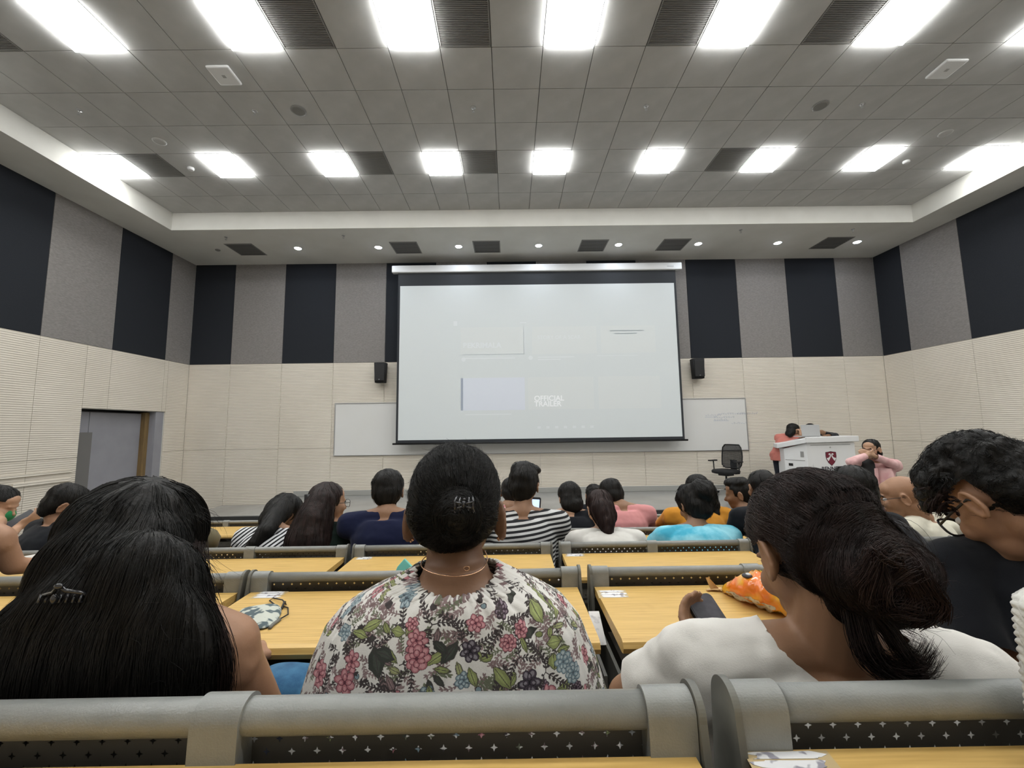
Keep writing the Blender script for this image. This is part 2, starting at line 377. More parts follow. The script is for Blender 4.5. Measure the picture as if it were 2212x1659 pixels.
G().bb((XL-.25, 7.44, .75), (XL-.235, 7.50, 1.62)).obj('vision_slot', 'glass_dark', l2)
G().tube([(XL-.25, 7.47, .62), (XL-.22, 7.47, .62)], .02).obj('door_lock', 'chrome', l2)
# ceiling: slab, soffit round the tray, fascia
g = G().bb((XL-.2, YB-.2, ZC+.03), (XR+.2, YF+.2, ZC+.25)); ceil = struct(g, 'ceiling', 'tbar')
e = .06
G().bb((XL-.2, TY1, ZS), (XR+.2, YF+.2, ZS+.12)).bb((XL-.2, YB, ZS), (TX0, TY1, ZS+.12)).bb((TX1, YB, ZS), (XR+.2, TY1, ZS+.12)).obj('soffit', 'plaster', ceil)
G().bb((TX0, TY1, ZS+.12), (TX1, TY1+e, ZC+.03)).bb((TX0-e, YB, ZS+.12), (TX0, TY1+e, ZC+.03)).bb((TX1, YB, ZS+.12), (TX1+e, TY1+e, ZC+.03)).obj('fascia', 'plaster', ceil)
ordn = ['first', 'second', 'third', 'fourth', 'fifth', 'sixth', 'seventh', 'eighth', 'ninth', 'tenth']
tile = G().bb((.004, .004, 0), (.596, .596, .018)).mesh('ceiling_tile', 'tile')
lightc = {(1+3*k-1, r) for k in range(9) for r in (3, -1, -5, -9)}
ventc = {(1, 3): 0, (7, 3): 0, (10, 3): 0, (17, 3): 0, (1, -1): 0, (7, -1): 0, (10, -1): 0, (14, -1): 0, (17, -1): 0}
far = G()
ROWY = lambda r: 4.37+.6*r
for c in range(25):
    for r in range(5, -15, -1):
        x, y = TX0+.6*c, ROWY(r)
        if (c, r) in lightc or (c, r) in ventc: continue
        if r >= -1: inst('ceiling_tile', tile, ceil, (x, y, ZC+random.uniform(0, .003)))
        else: far.bb((x+.004, y+.004, ZC), (x+.596, y+.596, ZC+.018))
far.obj('ceiling_tile_field', 'tile', ceil, kind='stuff')
frame = G().bb((.004, .004, -.004), (.596, .022, .02)).bb((.004, .578, -.004), (.596, .596, .02)).bb((.004, .022, -.004), (.022, .578, .02)).bb((.578, .022, -.004), (.596, .578, .02)).mesh('frame', 'white')
diffm = G().bb((.024, .024, -.042), (.576, .576, .0)).mesh('diffuser', 'diff');  # hung below the tiles so its glowing sides add a halo on them
hous = G().bb((.022, .022, .0), (.578, .578, .02)).mesh('housing', 'white')
rown = {3: 'far row', -1: 'near row', -5: 'row behind the camera', -9: 'rearmost row'}
for r in (3, -1, -5, -9):
    for k in range(9):
        t = thing('ceiling_light', f'square white ceiling light panel, {ordn[k]} from the left in the {rown[r]}', 'light', (TX0+1.8*k, ROWY(r), ZC), group='square ceiling light panels')
        inst('frame', frame, t); inst('diffuser', diffm, t); inst('housing', hous, t)
g = G()
for i in range(29): g.bb((.02, .02+i*.0195, .002), (.58, .030+i*.0195, .010))
slat = g.mesh('louvre', 'vent'); vb = G().bb((.01, .01, .014), (.59, .59, .025)).mesh('backing', 'black_edge')
vfr = G().bb((.006, .006, -.002), (.594, .02, .015)).bb((.006, .58, -.002), (.594, .594, .015)).bb((.006, .02, -.002), (.02, .58, .015)).bb((.58, .02, -.002), (.594, .58, .015)).mesh('frame', 'vent')
for q, (c, r) in enumerate(sorted(ventc)):
    nn = [k for k in sorted(ventc) if k[1] == r].index((c, r))
    t = thing('return_air_grille', f'dark slatted air grille among ceiling tiles, {ordn[nn]} from left in the {"far" if r == 3 else "near"} row', 'vent', (TX0+.6*c, ROWY(r), ZC), group='dark tile grilles in the ceiling')
    inst('louvre', slat, t); inst('backing', vb, t); inst('frame', vfr, t)
# soffit downlights and grilles
ring = G(); R_ = []
for rr, zz in ((.068, 0), (.092, -.006), (.096, 0)): R_.append([(rr*math.cos(2*PI*j/24), rr*math.sin(2*PI*j/24), zz) for j in range(24)])
ring.rings(R_, cap=False); ringm = ring.mesh('trim_ring', 'white', True)
lens = G().loft([((0, 0, -.002), .068, .068), ((0, 0, -.012), .054, .054), ((0, 0, -.017), .016, .016)], 24).mesh('lens', 'spot', True)
for k in range(8):
    t = thing('downlight', f'round recessed downlight in the soffit, {ordn[k]} from the left over the screen wall', 'light', (-4.68+1.79*k, 8.87, ZS), group='downlights in the soffit')
    inst('trim_ring', ringm, t); inst('lens', lens, t)
    ld = bpy.data.lights.new('beam', 'SPOT'); ld.energy = 6; ld.color = (.8, .88, 1); ld.spot_size = 1.9; ld.spot_blend = .6; ld.shadow_soft_size = .05
    lo = bpy.data.objects.new('beam', ld); lo.location = (0, 0, -.02); link(lo, t)
g = G()
for i in range(9): g.bb((-.27, -.27+i*.06, -.004), (.27, -.245+i*.06, .0))
sl2 = g.mesh('louvre', 'vent'); fr2 = G().bb((-.30, -.30, -.006), (.30, -.275, 0)).bb((-.30, .275, -.006), (.30, .30, 0)).bb((-.30, -.275, -.006), (-.275, .275, 0)).bb((.275, -.275, -.006), (.30, .275, 0)).mesh('frame', 'vent')
bk2 = G().bb((-.28, -.28, -.002), (.28, .28, -.0005)).mesh('backing', 'black_edge')
for k, x in enumerate((-5.85, -2.28, -.47, 1.91, 3.71, 7.29)):
    t = thing('soffit_grille', f'grey slatted air grille in the soffit, {ordn[k]} from the left above the screen wall', 'vent', (x, 8.9, ZS), group='air grilles in the soffit')
    inst('louvre', sl2, t); inst('frame', fr2, t); inst('backing', bk2, t)
# sprinklers, detectors, ceiling speakers, access points
def sprinkler(x, y, z, lab):
    t = thing('sprinkler', lab, 'sprinkler', (x, y, z), group='fire sprinklers')
    G().loft([((0, 0, 0), .035, .035), ((0, 0, -.006), .030, .030)], 20).obj('escutcheon', 'alu', t, True)
    G().tube([(0, 0, -.005), (0, 0, -.03)], .008, 8).tube([(.012, 0, -.03), (.014, 0, -.045), (0, 0, -.058), (-.014, 0, -.045), (-.012, 0, -.03)], .003, 6).obj('head', 'alu', t, True)
    G().loft([((0, 0, -.058), .016, .016), ((0, 0, -.061), .016, .016)], 14).obj('deflector', 'alu', t)
for x, y, z, w in ((-3.47, 5.30, ZC, 'left of the round ceiling speaker'), (-.45, 5.28, ZC, 'left of centre between the light rows'), (1.94, 5.28, ZC, 'right of centre between the light rows'), (4.94, 5.28, ZC, 'right of the round ceiling speaker'), (-5.84, 5.26, ZC, 'near the left edge of the tiled ceiling'),
                   (-5.88, 8.29, ZS, 'far left of the soffit'), (-3.43, 8.28, ZS, 'in the soffit left of the screen'), (4.87, 8.23, ZS, 'in the soffit right of the screen'), (7.24, 8.25, ZS, 'far right of the soffit')):
    sprinkler(x, y, z, 'small metal fire sprinkler '+w)
def puck(name, cat, x, y, z, r, h, m, lab, m2='vent'):
    t = thing(name, lab, cat, (x, y, z))
    G().loft([((0, 0, 0), r, r), ((0, 0, -h*.6), r, r), ((0, 0, -h), r*.8, r*.8)], 28).obj('rim', m, t, True)
    G().loft([((0, 0, -h*.9), r*.75, r*.75), ((0, 0, -h-.002), r*.74, r*.74)], 28).obj('face', m2, t)
puck('ceiling_speaker', 'speaker', -2.87, 5.30, ZC, .10, .012, 'vent', 'round grey ceiling speaker between the light rows, left side')
puck('ceiling_speaker', 'speaker', 4.38, 5.30, ZC, .10, .012, 'vent', 'round grey ceiling speaker between the light rows, right side')
puck('ceiling_speaker', 'speaker', -5.27, 5.88, ZC, .09, .012, 'tile', 'pale round ceiling speaker just above the leftmost far light panels', 'tile')
puck('ceiling_speaker', 'speaker', 6.73, 5.87, ZC, .09, .012, 'tile', 'pale round ceiling speaker above the rightmost far light panels', 'tile')
puck('smoke_detector', 'detector', -5.29, 6.53, ZC, .05, .04, 'white', 'white smoke detector between the two leftmost far light panels', 'white')
puck('smoke_detector', 'detector', 6.77, 6.54, ZC, .05, .04, 'white', 'white smoke detector between the two rightmost far light panels', 'white')
puck('smoke_detector', 'detector', -6.48, 8.9, ZS, .05, .02, 'vent', 'small grey detector at the far left of the soffit', 'vent')
for x, lab in ((-3.48, 'white wireless access point on the ceiling below the second near light panel'), (5.51, 'white wireless access point on the ceiling at the upper right')):
    t = thing('access_point', lab, 'access point', (x, 4.70, ZC)); G().bb((-.14, -.14, -.035), (.14, .14, 0)).obj('shell', 'white', t, bevel=.025); G().bb((-.02, -.02, -.037), (.02, .02, -.034)).obj('badge', 'alu', t)
# left wall trunking and a small plate
t = thing('cable_trunking', 'white cable trunking on the left wall beside the doorway', 'trunking', (XL, 7.0, 1.07)); G().bb((0, -.55, -.03), (.03, .28, .03)).obj('duct', 'cream', t, bevel=.004); G().bb((0, -1.6, .12), (.03, .3, .16)).obj('upper_duct', 'cream', t, bevel=.004)
t = thing('wall_notice', 'grey notice board low on the left wall at the picture edge', 'board', (XL, 6.2, .65)); G().bb((0, -.8, -.35), (.02, .33, .38)).obj('board', 'baseboard', t, bevel=.01)
t = thing('wall_socket', 'small white switch plate on the front wall left of the lectern', 'socket', (6.55, YF, 1.37)); G().bb((-.06, -.014, -.05), (.06, 0, .05)).obj('plate', 'white', t, bevel=.004); G().bb((-.02, -.02, -.015), (.02, -.013, .015)).obj('switch', 'white', t)

# ================================================================ whiteboard, screen, speakers
t = thing('whiteboard', 'long white magnetic board on the front wall, partly behind the projection screen', 'whiteboard', (.74, YF, 1.86))
G().bb((-4.83, -.02, -.59), (4.81, -.001, .60)).obj('surface', 'wboard', t)
G().bb((-4.85, -.035, -.61), (4.83, -.001, -.59)).bb((-4.85, -.035, .60), (4.83, -.001, .62)).bb((-4.85, -.035, -.59), (-4.83, -.001, .60)).bb((4.81, -.035, -.59), (4.83, -.001, .60)).obj('frame', 'alu', t, bevel=.004)
inkm = mat('marker_blue', (.38, .42, .52), .6)
g = G()
for x0, z, n, s in ((3.85, .21, 7, .04), (4.15, .24, 12, .04), (4.05, .16, 9, .035), (4.05, .10, 6, .04), (4.45, .02, 7, .03), (4.6, .24, 9, .045)):
    for i in range(n):
        x = x0+i*.055; g.tube([(x, -.022, z), (x+.015, -.022, z+s*random.random()), (x+.03, -.022, z-.01), (x+.045, -.022, z+s*random.random())], .0028, 4)
g.bb((3.84, -.0225, .17), (4.12, -.0205, .177)).bb((4.04, -.0225, .08), (4.4, -.0205, .087)); g.obj('handwriting', inkm, t)
G().bb((3.14, -.045, -.30), (3.24, -.02, -.27)).obj('marker', 'black', t, bevel=.004)
SY = 9.40
t = thing('projection_screen', 'large pulled-down projector screen showing a faint washed-out video page', 'screen', (.68, SY, 1.50))
cx = .68
G().bb((-3.40, -.07, 3.99), (3.40, .07, 4.16)).obj('housing', 'white', t, bevel=.02)
G().bb((3.05, -.075, 4.05), (3.2, -.069, 4.08)).obj('badge', 'alu', t)
G().bb((-3.26, -.004, .04), (3.26, .004, 3.99)).obj('black_border', 'screen_black', t)
G().bb((-3.21, -.007, .10), (3.21, -.003, 3.68)).obj('white_sheet', 'screen_white', t)
G().tube([(-3.33, 0, .02), (3.33, 0, .02)], .022, 12).obj('bottom_bar', 'black', t, True)
for x in (-3.1, 3.1): G().bb((x-.03, .06, 4.05), (x+.03, .349, 4.13)).obj('wall_bracket', 'white', t)
pic = mat('projected_light', (.56, .58, .59), .75, .2, emit=.12, ec=(.86, .92, .95)); pic2 = mat('projected_blue', (.53, .555, .60), .75, .2, emit=.105, ec=(.82, .87, 1)); pic3 = mat('projected_dim', (.545, .565, .565), .75, .2, emit=.095, ec=(.82, .88, .86))
def quad(x0, z0, x1, z1, m, nm='projected_image'): G().bb((x0, -.0085, z0), (x1, -.0071, z1)).obj(nm, m, t)
def SX(px): return (px-1101)/893*9.37-.68+.04
def SZ(px, py): return W(px, py, SY).z-1.5
for (a, b, c, d, m) in ((991, 765, 1130, 706, pic3), (1148, 765, 1290, 706, pic3), (1300, 765, 1420, 706, pic3), (991, 885, 1130, 815, pic2), (1137, 885, 1280, 815, pic3), (1290, 885, 1425, 815, pic3)):
    quad(SX(a), SZ(1150, b), SX(c), SZ(1150, d), m)
for (a, b, c, d) in ((991, 766, 1130, 764), (1129, 765, 1131, 706), (1000, 772, 1110, 774), (1160, 771, 1240, 773), (1160, 776, 1210, 778), (1290, 770, 1380, 771), (975, 702, 983, 692), (1122, 698, 1136, 696), (1320, 716, 1395, 718), (1330, 722, 1380, 724), (1000, 893, 1100, 895), (991, 888, 996, 815)):
    quad(SX(a), min(SZ(1150, b), SZ(1150, d)), SX(c), max(SZ(1150, b), SZ(1150, d)), pic)
for px, py in ((997, 775), (1144, 773)):
    z = SZ(1150, py); x = SX(px); G().prism([(.05*math.cos(a*PI/8), .05*math.sin(a*PI/8)) for a in range(16)], (x, -.0087, z), (1, 0, 0), (0, 0, 1), (0, .001, 0)).obj('projected_icon', pic, t)
for i in range(7): quad(SX(1156+i*19), SZ(1150, 926), SX(1163+i*19), SZ(1150, 921), pic)
def text(s, size, loc, m, parent, name='lettering', rot=(PI/2, 0, 0), align='LEFT', ext=.0006, bold=0):
    c = bpy.data.curves.new(name, 'FONT'); c.body = s; c.size = size; c.align_x = align; c.extrude = ext; c.offset = bold
    tmp = bpy.data.objects.new('tmp', c); COL.objects.link(tmp); dg = bpy.context.evaluated_depsgraph_get()
    me = bpy.data.meshes.new_from_object(tmp.evaluated_get(dg)); bpy.data.objects.remove(tmp); me.name = name
    me.materials.clear(); me.materials.append(M[m] if isinstance(m, str) else m)
    o = bpy.data.objects.new(name, me); o.location = loc; o.rotation_euler = rot; return link(o, parent)
bright = mat('projected_text', (.65, .65, .65), .75, .2, emit=.17, ec=(.9, .95, 1))
text('OFFICIAL', .165, (SX(1150), -.0095, SZ(1150, 866)), bright, t, bold=.004); text('TRAILER', .165, (SX(1150), -.0095, SZ(1150, 878)), bright, t, bold=.004)
text('BEKRIMALA', .17, (SX(996), -.0095, SZ(1150, 750)), pic, t, bold=.006); text('STORY OF A SCAR', .12, (SX(1160), -.0095, SZ(1150, 733)), pic, t)
for x, lab in ((-3.0, 'black wall speaker left of the projection screen'), (4.405, 'black wall speaker right of the projection screen')):
    t = thing('wall_speaker', lab, 'speaker', (x, YF-.16, 3.16))
    G().loft([((0, -.02, -.23), .12, .10), ((0, -.02, .23), .14, .115)], 24, 5).obj('cabinet', 'blackmat', t, True)
    G().bb((-.11, -.137, -.19), (.11, -.115, .19)).obj('grille', 'black', t, bevel=.006); G().bb((-.015, -.14, -.17), (.015, -.136, -.158)).obj('badge', 'alu', t)
    G().bb((-.03, .06, -.05), (.03, .16, .05)).obj('wall_bracket', 'black', t, bevel=.005)

# ================================================================ BENCHES
def perf_panel(w, h, px=.0285, pz=.0135, top=.006, rows=5, t=.0):
    """sheet with real four-point star cut-outs in its upper rows"""
    nx = max(4, int((w-.03)/(px/2))//2*2+1); x0 = (w-nx*px/2)/2; g = G(); v = {}
    def q(a, b, c, d): g.add([(a, 0, b), (c, 0, b), (c, 0, d), (a, 0, d)], [(0, 1, 2, 3)])
    q(0, -top, w, 0); q(0, -h, w, -top-rows*pz); q(0, -top-rows*pz, x0, -top); q(x0+nx*px/2, -top-rows*pz, w, -top)
    for i in range(nx):
        for j in range(rows):
            a = x0+i*px/2; b = -top-(j+1)*pz; c = a+px/2; d = b+pz
            if (i+j) % 2 or i in (0, nx-1): q(a, b, c, d); continue
            mx, mz = (a+c)/2, (b+d)/2; R, r = .0043, .0017; st = [(mx+(R if k % 2 == 0 else r)*math.cos(k*PI/4), mz+(R if k % 2 == 0 else r)*math.sin(k*PI/4)) for k in range(8)]
            ou = [(c, mz), (c, d), (mx, d), (a, d), (a, mz), (a, b), (mx, b), (c, b)]
            vs = [(x, 0, z) for x, z in st]+[(x, 0, z) for x, z in ou]
            g.add(vs, [(k, (k+1) % 8, 8+(k+1) % 8, 8+k) for k in range(8)])
    return g
_bc = {}
def bench(row, x0, x1, mids, label, dz=0, dent=None):
    y, zt = ROWS[row]; zt += dz; w = x1-x0; t = thing('lecture_bench', label, 'bench', (x0, y, zt), group='fixed lecture benches with rear desks')
    key = (round(w, 3), tuple(round(m-x0, 3) for m in mids), dent, row == 'A')
    if key not in _bc:
        d = {}
        R = .0185 if row == 'A' else .0145
        pts = [(.004, 0, -R), (w-.004, 0, -R)] if dent is None else [(.004, 0, -R), (dent-.05, 0, -R-.001), (dent, 0, -R+.0), (dent+.05, 0, -R-.004), (w-.004, 0, -R)]
        d['rail'] = G().tube(pts, R, 20).mesh('rail', 'rail', True)
        def prof(dy=0): # closed U-shaped strap over the rail, in y,z
            a = [(R+.004+dy, -.10)]+[((R+.004+dy)*math.cos(k*PI/28), -R+(R+.004+dy)*math.sin(k*PI/28)) for k in range(29)]+[(-R-.006-dy, -.062)]
            return a
        cw = .052
        d['cap'] = G().prism(prof(), (0, 0, 0), (0, 1, 0), (0, 0, 1), (cw, 0, 0)).mesh('end_cap', 'rail')
        d['clamp'] = G().prism(prof(), (-.026, 0, 0), (0, 1, 0), (0, 0, 1), (cw, 0, 0)).mesh('rail_clamp', 'rail')
        sp = [(.030, -.10)]+[((R+.0085)*math.cos(k*PI/24), -R+(R+.0085)*math.sin(k*PI/24)) for k in range(25)]+[(-.036, -.065), (-.05, -.12), (-.36, -.125), (-.36, -.16), (-.03, -.30), (.02, -.44), (.08, -.62), (.10, -.856), (.02, -.856), (.0, -.6)]
        d['plate'] = G().prism(sp, (0, 0, 0), (0, 1, 0), (0, 0, 1), (.008, 0, 0)).mesh('end_plate', 'endplate')
        g = perf_panel(w-.02, .38); g.v = [(a+.01, b, c-2*R+.003) for a, b, c in g.v]; d['panel'] = g.mesh('back_panel', 'perf')
        dp = [(-.022, -.052), (-.340, -.052), (-.352, -.056), (-.358, -.068), (-.354, -.080), (-.340, -.084), (-.022, -.074)]
        d['desk'] = G().prism(dp, (.004, 0, 0), (0, 1, 0), (0, 0, 1), (w-.008, 0, 0)).mesh('desk_top', 'wood')
        g = perf_panel(w-.05, .20, rows=3); g.v = [(a+.025, -.34+(-c)*1.2, -.15-b) for a, b, c in g.v]; d['shelf'] = g.mesh('book_shelf', 'perf')
        g = perf_panel(w-.05, .06, rows=3); g.v = [(a+.025, -.335, -.112+c) for a, b, c in g.v]; d['apron'] = g.mesh('shelf_lip', 'perf')
        d['seat'] = G().bb((0, .05, -.425), (w/2-.02, .42, -.405)).mesh('seat', 'perf')
        d['leg'] = G().bb((-.02, .02, -.856), (.02, .10, -.425)).bb((-.02, .02, -.856), (.02, .36, -.846)).bb((-.02, .08, -.445), (.02, .38, -.425)).mesh('leg', 'endplate')
        _bc[key] = d
    d = _bc[key]
    inst('rail', d['rail'], t); inst('end_cap', d['cap'], t, (.0, 0, 0)); inst('end_cap', d['cap'], t, (w-.052, 0, 0))
    for m in mids: inst('rail_clamp', d['clamp'], t, (m-x0, 0, 0)); inst('leg', d['leg'], t, (m-x0, 0, 0))
    inst('end_plate', d['plate'], t, (-.009, 0, 0)); inst('end_plate', d['plate'], t, (w+.001, 0, 0))
    inst('back_panel', d['panel'], t, (0, .006, 0)); inst('desk_top', d['desk'], t); inst('book_shelf', d['shelf'], t); inst('shelf_lip', d['apron'], t)
    inst('seat', d['seat'], t, (.015, 0, 0)); inst('seat', d['seat'], t, (w/2+.005, 0, 0))
    return t
bench('A', -1.94, -.915, [-1.42], 'nearest row bench at the left picture edge behind the long-haired woman', -.006)
bench('A', -.87, .197, [-.322], 'nearest grey rail bench across the bottom centre, behind the floral blouse', -.004)
bench('A', .245, 1.28, [.76], 'nearest grey rail bench at bottom right, behind the white T-shirt')
bench('A', 1.32, 2.35, [1.84], 'nearest row bench just outside the right picture edge')
bench('B', -1.93, -.855, [-1.39], 'second row bench, its rail end beside the left woman\'s hair')
bench('B', -.823, .209, [-.31], 'second row bench with a dented rail, in front of the floral blouse', dent=.46)
bench('B', .254, 1.30, [.765], 'second row bench with the orange snack packet on its desk')
bench('B', 1.36, 2.4, [1.9], 'second row bench in front of the curly-haired man')
bench('C', -2.96, -1.93, [-2.44], 'third row bench at the left picture edge under a bare elbow')
bench('C', -1.905, -.867, [-1.373], 'third row bench behind the narrow-striped and long-haired women')
bench('C', -.824, .205, [-.31], 'third row bench behind the navy T-shirt and the striped shirt')
bench('C', .258, 1.25, [.739], 'third row bench behind the pale blouse and the blue tie-dye shirt')
bench('C', 1.33, 2.385, [1.86], 'third row bench with a dark laptop on its desk, behind the bald man')
bench('C', 2.43, 3.45, [2.94], 'third row bench at the far right behind the curly-haired man')
bench('D', -4.3, -3.22, [-3.76], 'fourth row bench at the left picture edge behind the green face mask')
bench('D', -3.19, -2.18, [-2.7], 'fourth row bench ending just right of the long dark hair')
bench('D', -1.95, -.90, [-1.42], 'fourth row bench hidden behind the glasses-wearing woman')
bench('D', -.86, .20, [-.33], 'fourth row bench hidden behind the floral blouse woman\'s head')
bench('D', .25, 1.67, [.78, 1.248], 'fourth row long bench behind the black and pink T-shirts')
bench('D', 1.72, 2.8, [2.3], 'fourth row bench hidden behind the white T-shirt woman\'s head')
bench('E', -3.3, -2.13, [-2.758], 'front row bench left of the striped white T-shirt')
bench('E', -1.585, -.5, [-1.05], 'front row bench left of the navy T-shirt')
bench('E', -.45, .62, [.1], 'front row bench behind the row of phones at centre')
bench('E', .66, 1.9, [1.53], 'front row bench with a small white bottle on its desk')
bench('E', 1.95, 3.1, [2.5], 'front row bench right of the mustard top')

# ================================================================ PEOPLE
def RM(yaw=0, pitch=0, roll=0):
    """head/torso frame: x right, y where the face points, z up; yaw>0 turns left, pitch>0 looks down, roll>0 tips to the right"""
    return Matrix.Rotation(math.radians(yaw), 3, 'Z') @ Matrix.Rotation(math.radians(-pitch), 3, 'X') @ Matrix.Rotation(math.radians(roll), 3, 'Y')
def head_shape(g, H, R, s=1, n=20):
    P = lambda x, y, z: H+R@V((x*s, y*s, z*s)); E = lambda c, r: g.ell(P(*c), [q*s for q in r], R, n, n*2//3)
    E((0, -.008, .034), (.073, .092, .082)); E((0, .030, -.012), (.061, .062, .074)); E((0, .043, -.058), (.040, .046, .050)); E((0, .070, -.083), (.022, .022, .020))
    E((0, .050, .050), (.056, .040, .045)); E((-.030, .078, -.022), (.022, .018, .024)); E((.030, .078, -.022), (.022, .018, .024))
    E((0, .085, .022), (.046, .013, .010))
    g.cap(P(0, .092, .008), P(0, .112, -.026), .007*s, .012*s, 10); g.cap(P(-.010, .098, -.028), P(.010, .098, -.028), .009*s, .009*s, 8)
    g.cap(P(-.017, .090, -.052), P(.017, .090, -.052), .008*s, .008*s, 8); g.cap(P(-.014, .088, -.062), P(.014, .088, -.062), .0085*s, .0085*s, 8)
    for e in (-1, 1):
        er = R @ Matrix.Rotation(e*.35, 3, 'Z') @ Matrix.Rotation(-.15, 3, 'X')
        g.tube([P(e*.076, -.006, -.03)+er@V((e*.008*s, .017*s*math.sin(a)-.004*s, .032*s*math.cos(a)+.024*s)) for a in [2*PI*k/12 for k in range(12)]], .0055*s, 8, closed=True)
        g.ell(P(e*.075, -.006, -.006), (.007*s, .015*s, .026*s), er, 10, 8)
def hand(g, w, d, n, side, curl=.5, s=1, spread=.1, thumb=1):
    """palm and five unequal bent fingers; w wrist, d finger direction, n palm normal (side the fingers curl to), side +1: thumb towards +d x n"""
    w, d, n = V(w), V(d).normalized(), V(n).normalized(); n = (n-d*n.dot(d)).normalized(); t = d.cross(n)*side
    pc = w+d*.048*s; Rm = Matrix((t, d, n)).transposed(); g.ell(pc, (.039*s, .050*s, .014*s), Rm, 14, 10); g.cap(w-d*.01*s, w+d*.03*s, .024*s, .026*s)
    for k, (L, o) in enumerate(((.070, .028), (.080, .010), (.074, -.009), (.058, -.026))):
        b = w+d*.085*s+t*o*s; p = [w+d*.05*s+t*o*.8*s, b]; a = .15+curl*.5; dd = (d+t*(o*spread*8)).normalized()
        for seg in (.42, .33, .25):
            b = b+(dd*math.cos(a)+n*math.sin(a))*L*seg*s; p.append(b); a += curl*.9
        g.chain(p, [.0095*s, .0088*s, .0082*s, .0075*s, .0068*s], 8)
    b = w+d*.022*s+t*.024*s; q = b+(t*.75+d*.6+n*.25*thumb).normalized()*.038*s; r = q+(t*.25+d*.85+n*.6*thumb).normalized()*.030*s; u = r+(d*.9+n*.6*thumb-t*.1).normalized()*.022*s
    g.chain([b, q, r, u], [.0125*s, .0108*s, .0095*s, .0082*s], 8)
def glasses(H, R, root, s=1, m='black', name='glasses', w=.031, th=.0016):
    P = lambda x, y, z: H+R@V((x*s, y*s, z*s)); g = G()
    for e in (-1, 1):
        g.tube([P(e*.036+w*math.copysign(abs(math.cos(a))**.7, math.cos(a)), .108-.004*abs(math.cos(a)), .004+.022*math.copysign(abs(math.sin(a))**.7, math.sin(a))) for a in [2*PI*k/16 for k in range(16)]], th*s, 6, closed=True)
        g.tube([P(e*(.036+w), .104, .010), P(e*.074, .06, .010), P(e*.081, .0, .010), P(e*.079, -.015, -.006)], th*s, 6)
    g.tube([P(-.006, .107, .008), P(0, .112, .011), P(.006, .107, .008)], th*s, 6)
    return wchild(g, name, m, root)
def eyes(H, R, root, s=1):
    P = lambda x, y, z: H+R@V((x*s, y*s, z*s))
    for e in (-1, 1):
        w = wchild(G().ell(P(e*.031, .078, .004), [.0135*s, .012*s, .0095*s], R, 12, 8), 'eye', 'white', root)
        g = G().ell(P(e*.031, .0865, .003), [.006*s, .004*s, .006*s], R, 10, 6); wchild(g, 'iris', 'ink', root)
        g = G().tube([P(e*.014, .091, .022), P(e*.032, .092, .029), P(e*.050, .083, .024)], .0032*s, 6); wchild(g, 'eyebrow', 'hair', root)
DEF_TR = 'trouser_dark'
M['trouser_dark'] = cloth('trouser_dark', (.02, .022, .03)); M['shoe'] = mat('shoe', (.02, .02, .02), .5)
M['tee_black'] = cloth('tee_black', (.010, .011, .014)); M['tee_navy'] = cloth('tee_navy', (.010, .013, .040)); M['tee_pink'] = cloth('tee_pink', (.62, .27, .27)); M['mustard'] = cloth('mustard', (.55, .24, .03))
M['green_dark'] = cloth('green_dark', (.012, .022, .018)); M['white_cloth'] = cloth('white_cloth', (.60, .58, .54), (.68, .66, .62)); M['cream_cloth'] = cloth('cream_cloth', (.66, .63, .52)); M['coral'] = cloth('coral', (.60, .21, .17)); M['pale_pink'] = cloth('pale_pink', (.60, .33, .33), (.70, .46, .45), ns=14)
M['tiedye'] = cloth('tiedye', (.06, .36, .50), (.28, .62, .72), ns=9, contrast=(.35, .6)); M['stripe_thin'] = stripes('stripe_thin', (.012, .012, .015), (.66, .66, .68), 15, 'Z', .42, (0, .7, 0), .4)
M['stripe_wide'] = stripes('stripe_wide', (.02, .02, .022), (.55, .55, .55), 12.5, 'Z', .5, (0, .12, 0), .5); M['stripe_pink'] = stripes('stripe_pink', (.62, .16, .20), (.75, .55, .55), 18, 'Z', .5)
M['mask_green'] = cloth('mask_green', (.03, .22, .08)); M['grey_print'] = cloth('grey_print', (.25, .32, .25), (.5, .52, .48), ns=30)
FL = {'A': .699, 'B': .544, 'C': .387, 'D': .251, 'E': .136}
NXT = {'A': 'B', 'B': 'C', 'C': 'D', 'D': 'E', 'E': None}
def cutball(c, a, r):
    """remove what lies beyond the plane (c, a) within the ball of radius r"""
    c = V(c); a = V(a).normalized(); return lambda p: min((p-c).dot(a), (r-(p-c).length))
